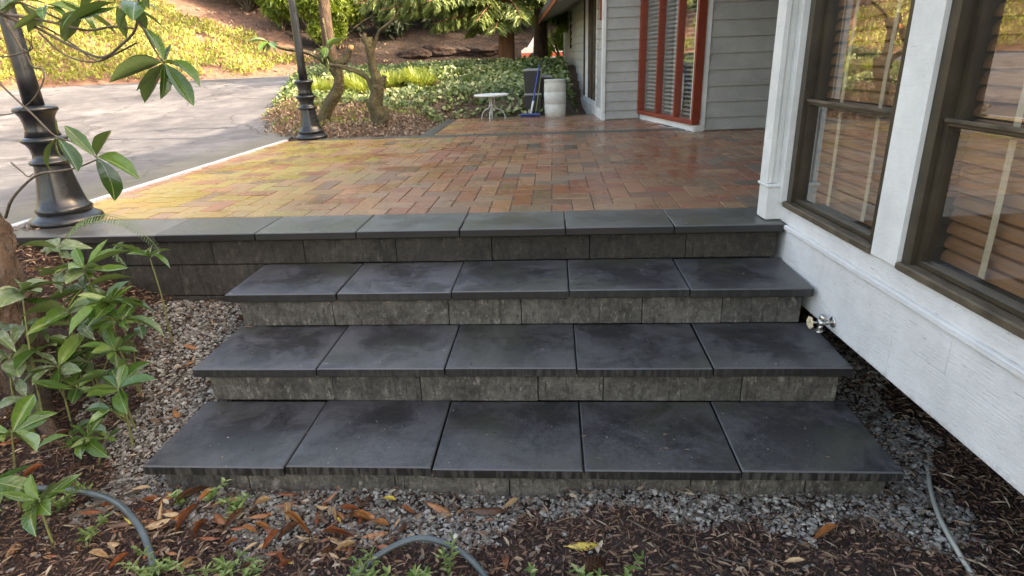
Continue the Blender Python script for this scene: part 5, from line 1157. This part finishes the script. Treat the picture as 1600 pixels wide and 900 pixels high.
for i, (x, y, h, wd2) in enumerate([(-8.4, 23.8, 1.9, 1.2), (-10.2, 24.6, 2.2, 1.5), (-12.0, 26.0, 2.4, 1.7), (-14.0, 27.5, 2.6, 1.8), (-8.2, 25.8, 2.6, 1.5), (-10.5, 27.5, 3.2, 1.9), (-16.0, 28.0, 2.6, 1.9), (-13.0, 30, 3.5, 2.2), (-17.5, 31, 3.6, 2.4)]):
    shrub('hill_shrub', ['bright green shrub closest to the far lamp pole', 'bright green shrub left of the far lamp pole', 'bright green shrub on the upper hillside beside the mulch band', 'bright green shrub high on the hillside, left of its row', 'tall bright green shrub behind the bare conifer trunk', 'tall bright green shrub behind the middle of its row', 'leftmost front bright green shrub on the hillside', 'rear bright green shrub at the top of the hillside', 'rearmost left bright green shrub at the top of the hillside'][i], on_hill(x, y), h, wd2, 6500, (.12, .26), M['bush'], 'bright green shrubs on the hillside')

def conifer(label, base, H, r0, crown_lo, spread, mat, nl, bark, trunk_n=10, limbs=None, group=None, dens=1.0, spray=.55):
    t = thing('conifer_tree', label, 'tree', base, 0, group); b = Vector(base)
    c = [b+Vector((math.sin(k*.7)*.03, math.cos(k)*.03, H*k/trunk_n-.2)) for k in range(trunk_n+1)]
    MB().tube(c, [r0*1.25]+lin(r0, r0*.15, trunk_n), 14, True, .35).build('trunk', bark, t, base)
    C = []; D = []; Nn = []; lb = MB()
    def limb(p0, d, L_, droop):
        pts = [p0+d*L_*s+Vector((0, 0, -droop*L_*s*s+.12*L_*s)) for s in (0, .33, .66, 1)]; cc = catmull(pts, 4); lb.tube(cc, lin(.035, .006, len(cc)), 5, False)
        side = d.cross(Vector((0, 0, 1))).normalized(); m_ = int(nl*L_*dens)
        for _ in range(m_):
            s = rnd.uniform(.12, 1)**.8; i = min(len(cc)-2, int(s*(len(cc)-1))); p = cc[i]; sg = rnd.choice((-1, 1)); reach = spray*(1.15-s)*rnd.uniform(.3, 1)
            for q in range(5):
                f = (q+1)/5*reach; C.append(p+side*sg*f+d*f*.5+Vector((rnd.uniform(-.03, .03), rnd.uniform(-.03, .03), -.35*f-rnd.uniform(0, .06)-.10*q/5)))
                D.append(side*sg*.8+d*.6+Vector((rnd.uniform(-.4, .4), rnd.uniform(-.4, .4), -.55))); Nn.append((rnd.uniform(-.5, .5), rnd.uniform(-.5, .5), 1))
    if limbs:
        for (z, az, L_, dr) in limbs: limb(b+Vector((0, 0, z)), Vector((math.cos(R(az)), math.sin(R(az)), 0)), L_, dr)
    z = crown_lo
    while z < H*.98:
        for k in range(3):
            limb(b+Vector((0, 0, z)), Vector((math.cos(a_ := rnd.uniform(0, 6.28)), math.sin(a_), 0)), spread*(1-z/H)**.7*rnd.uniform(.7, 1.1)+.3, rnd.uniform(.2, .5))
        z += H/22
    lb.build('limbs', bark, t, base)
    n = len(C); C = np.array([tuple(v) for v in C])-np.array(base); D = np.array([tuple(v) for v in D])
    part('crown', leaf_cloud('crown', C, D, Nn, rng.uniform(.10, .2, n), rng.uniform(.03, .055, n), mat, None, False), t); return t
def bz_(x, y): return float(zb(np.array([x]), np.array([y]))[0])
conifer('red barked conifer with drooping pale green boughs over the ivy', (-1.07, 15, bz_(-1.07, 15)), 10, .17, 2.4, 2.6, M['fir'], 110, M['redbark'],
        limbs=[(1.05, 222, 1.9, .2), (1.25, 212, 2.8, .14), (1.3, 195, 2.4, .16), (1.45, 240, 2.6, .2), (1.0, 265, 1.2, .3), (1.45, 205, 3.3, .16), (1.6, 190, 3.4, .12), (1.55, 200, 2.9, .25), (1.75, 225, 2.6, .28), (1.75, 215, 3.6, .18), (1.3, 250, 1.4, .4), (1.6, 180, 2.2, .2), (1.9, 210, 3.2, .3), (1.1, 215, .9, .5), (1.35, 290, 1.3, .45), (1.7, 320, 1.5, .4), (1.9, 260, 2.0, .4), (1.8, 165, 2.4, .3), (1.5, 350, 1.2, .3), (2.1, 190, 3.0, .3), (2.1, 235, 3.0, .35)], spray=.5)
conifer('dark trunked conifer close to the far corner of the house', (-.30, 16, bz_(-.30, 16)), 11, .16, 2.0, 2.4, M['fir'], 60, M['bark'], limbs=[(1.4, 0, 1.2, .3), (1.5, 200, 1.2, .4), (1.2, 320, 1.0, .4), (1.7, 270, 1.5, .3), (1.9, 230, 1.6, .3), (1.6, 300, 1.5, .3)])
conifer('tall bare trunked conifer rising behind the bright green shrubs', (-7.55, 21.9, 1.0), 12, .20, 5, 3.0, M['fir'], 14, M['bark'])
# bushes right of the trunks, against the house end
for bi, (x, y, h, w2) in enumerate([(.75, 15.6, 1.5, .8), (1.5, 17.0, 2.3, 1.1), (.3, 17.8, 1.7, .9), (2.6, 18, 3.0, 1.5), (-.2, 19.2, .7, .5), (1.0, 19, 2.6, 1.1)]):
    shrub('garden_bush', ['leafy bush nearest the far corner of the house', 'tall leafy bush behind the far house corner', 'leafy bush right of the dark conifer trunk', 'largest leafy bush, mostly hidden behind the house', 'low leafy bush between the two conifer trunks', 'tall rear bush beyond the dark conifer trunk'][bi], (x, y, bz_(x, min(y, 19))), h, w2, 4500, (.07, .15), M['bush'], 'bushes beyond the house')
# dark forest behind
k = 0
for (x, y, H) in [(-6.4, 27.5, 9), (-4.2, 28.6, 10), (-2.0, 28.2, 9), (.2, 28.8, 10), (2.4, 28.4, 9), (4.6, 29, 10), (-5.2, 31.5, 13), (-2.4, 32, 13), (.6, 32, 13), (3.6, 32.5, 13), (-8.2, 31.5, 13), (-11, 33, 13), (7, 30, 12), (10, 31, 13), (-15, 35, 13), (-20, 33, 13), (-24, 28, 13), (-29, 20, 13), (-33, 12, 13), (-36, 3, 13), (-38, -6, 13), (-14.5, 33, 12), (-22, 25, 10)]:
    bx = on_hill(x, y)
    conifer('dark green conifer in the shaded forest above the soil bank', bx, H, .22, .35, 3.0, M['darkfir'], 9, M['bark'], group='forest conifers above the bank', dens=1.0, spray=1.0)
for (x, y, H) in [(6.5, 21.5, 13), (9, 24, 15), (11.5, 21.5, 14), (9.5, 27.5, 15), (13, 25, 15), (14.5, 29, 15)]:  # unseen trees behind the house, added to shade the soil bank
    conifer('unseen dark conifer added behind the house to shade the soil bank', (x, y, .4), H, .25, .8, 3.6, M['darkfir'], 34, M['bark'], group='unseen conifers added behind the house for shade', dens=1.0, spray=1.3)
# low dark understorey so that the forest closes
cs = [(rnd.uniform(-9, 12), rnd.uniform(29, 33), 0) for _ in range(46)]; cs = [(x, y, on_hill(x, y)[2]+rnd.uniform(.4, 3.2)) for x, y, _ in cs]
for _ in range(34):
    x_ = rnd.uniform(-6.5, 9); y_ = np.interp(x_, [-8.6, -5.6, -1.5, 6], [20.7, 23.2, 25, 26])+rnd.uniform(2.6, 4.6); cs.append((x_, y_, on_hill(x_, y_)[2]+rnd.uniform(.3, 1.6)))
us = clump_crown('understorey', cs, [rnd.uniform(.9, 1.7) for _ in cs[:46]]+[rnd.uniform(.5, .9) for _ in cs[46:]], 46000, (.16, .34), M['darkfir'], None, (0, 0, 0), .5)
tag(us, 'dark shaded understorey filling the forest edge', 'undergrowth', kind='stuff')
# roots and rocks on the soil bank
rk = thing('bank_rock', 'long dark rock outcrop in the shaded soil bank', 'rock', on_hill(-4.6, 25.0))
for (x, y, s_) in [(-5.2, 24.6, .5), (-4.5, 25.0, .6), (-3.8, 25.3, .5), (-3.0, 25.6, .7), (-2.2, 25.9, .5)]:
    bm = bmesh.new(); bmesh.ops.create_icosphere(bm, subdivisions=3, radius=1)
    for v in bm.verts: nn_ = noise.noise(v.co*1.6+Vector((x, y, 0)))*.35+noise.noise(v.co*5+Vector((x, y, 0)))*.1; v.co = Vector((v.co.x*s_*1.3, v.co.y*s_*.7, v.co.z*s_*.42))*(1+nn_)
    me = bpy.data.meshes.new('rock'); bm.to_mesh(me); bm.free(); me.materials.append(M['bank']); q = on_hill(x, y); b0_ = rk.location
    part('rock', me, rk, (q[0]-b0_.x, q[1]-b0_.y, q[2]-b0_.z+.1))
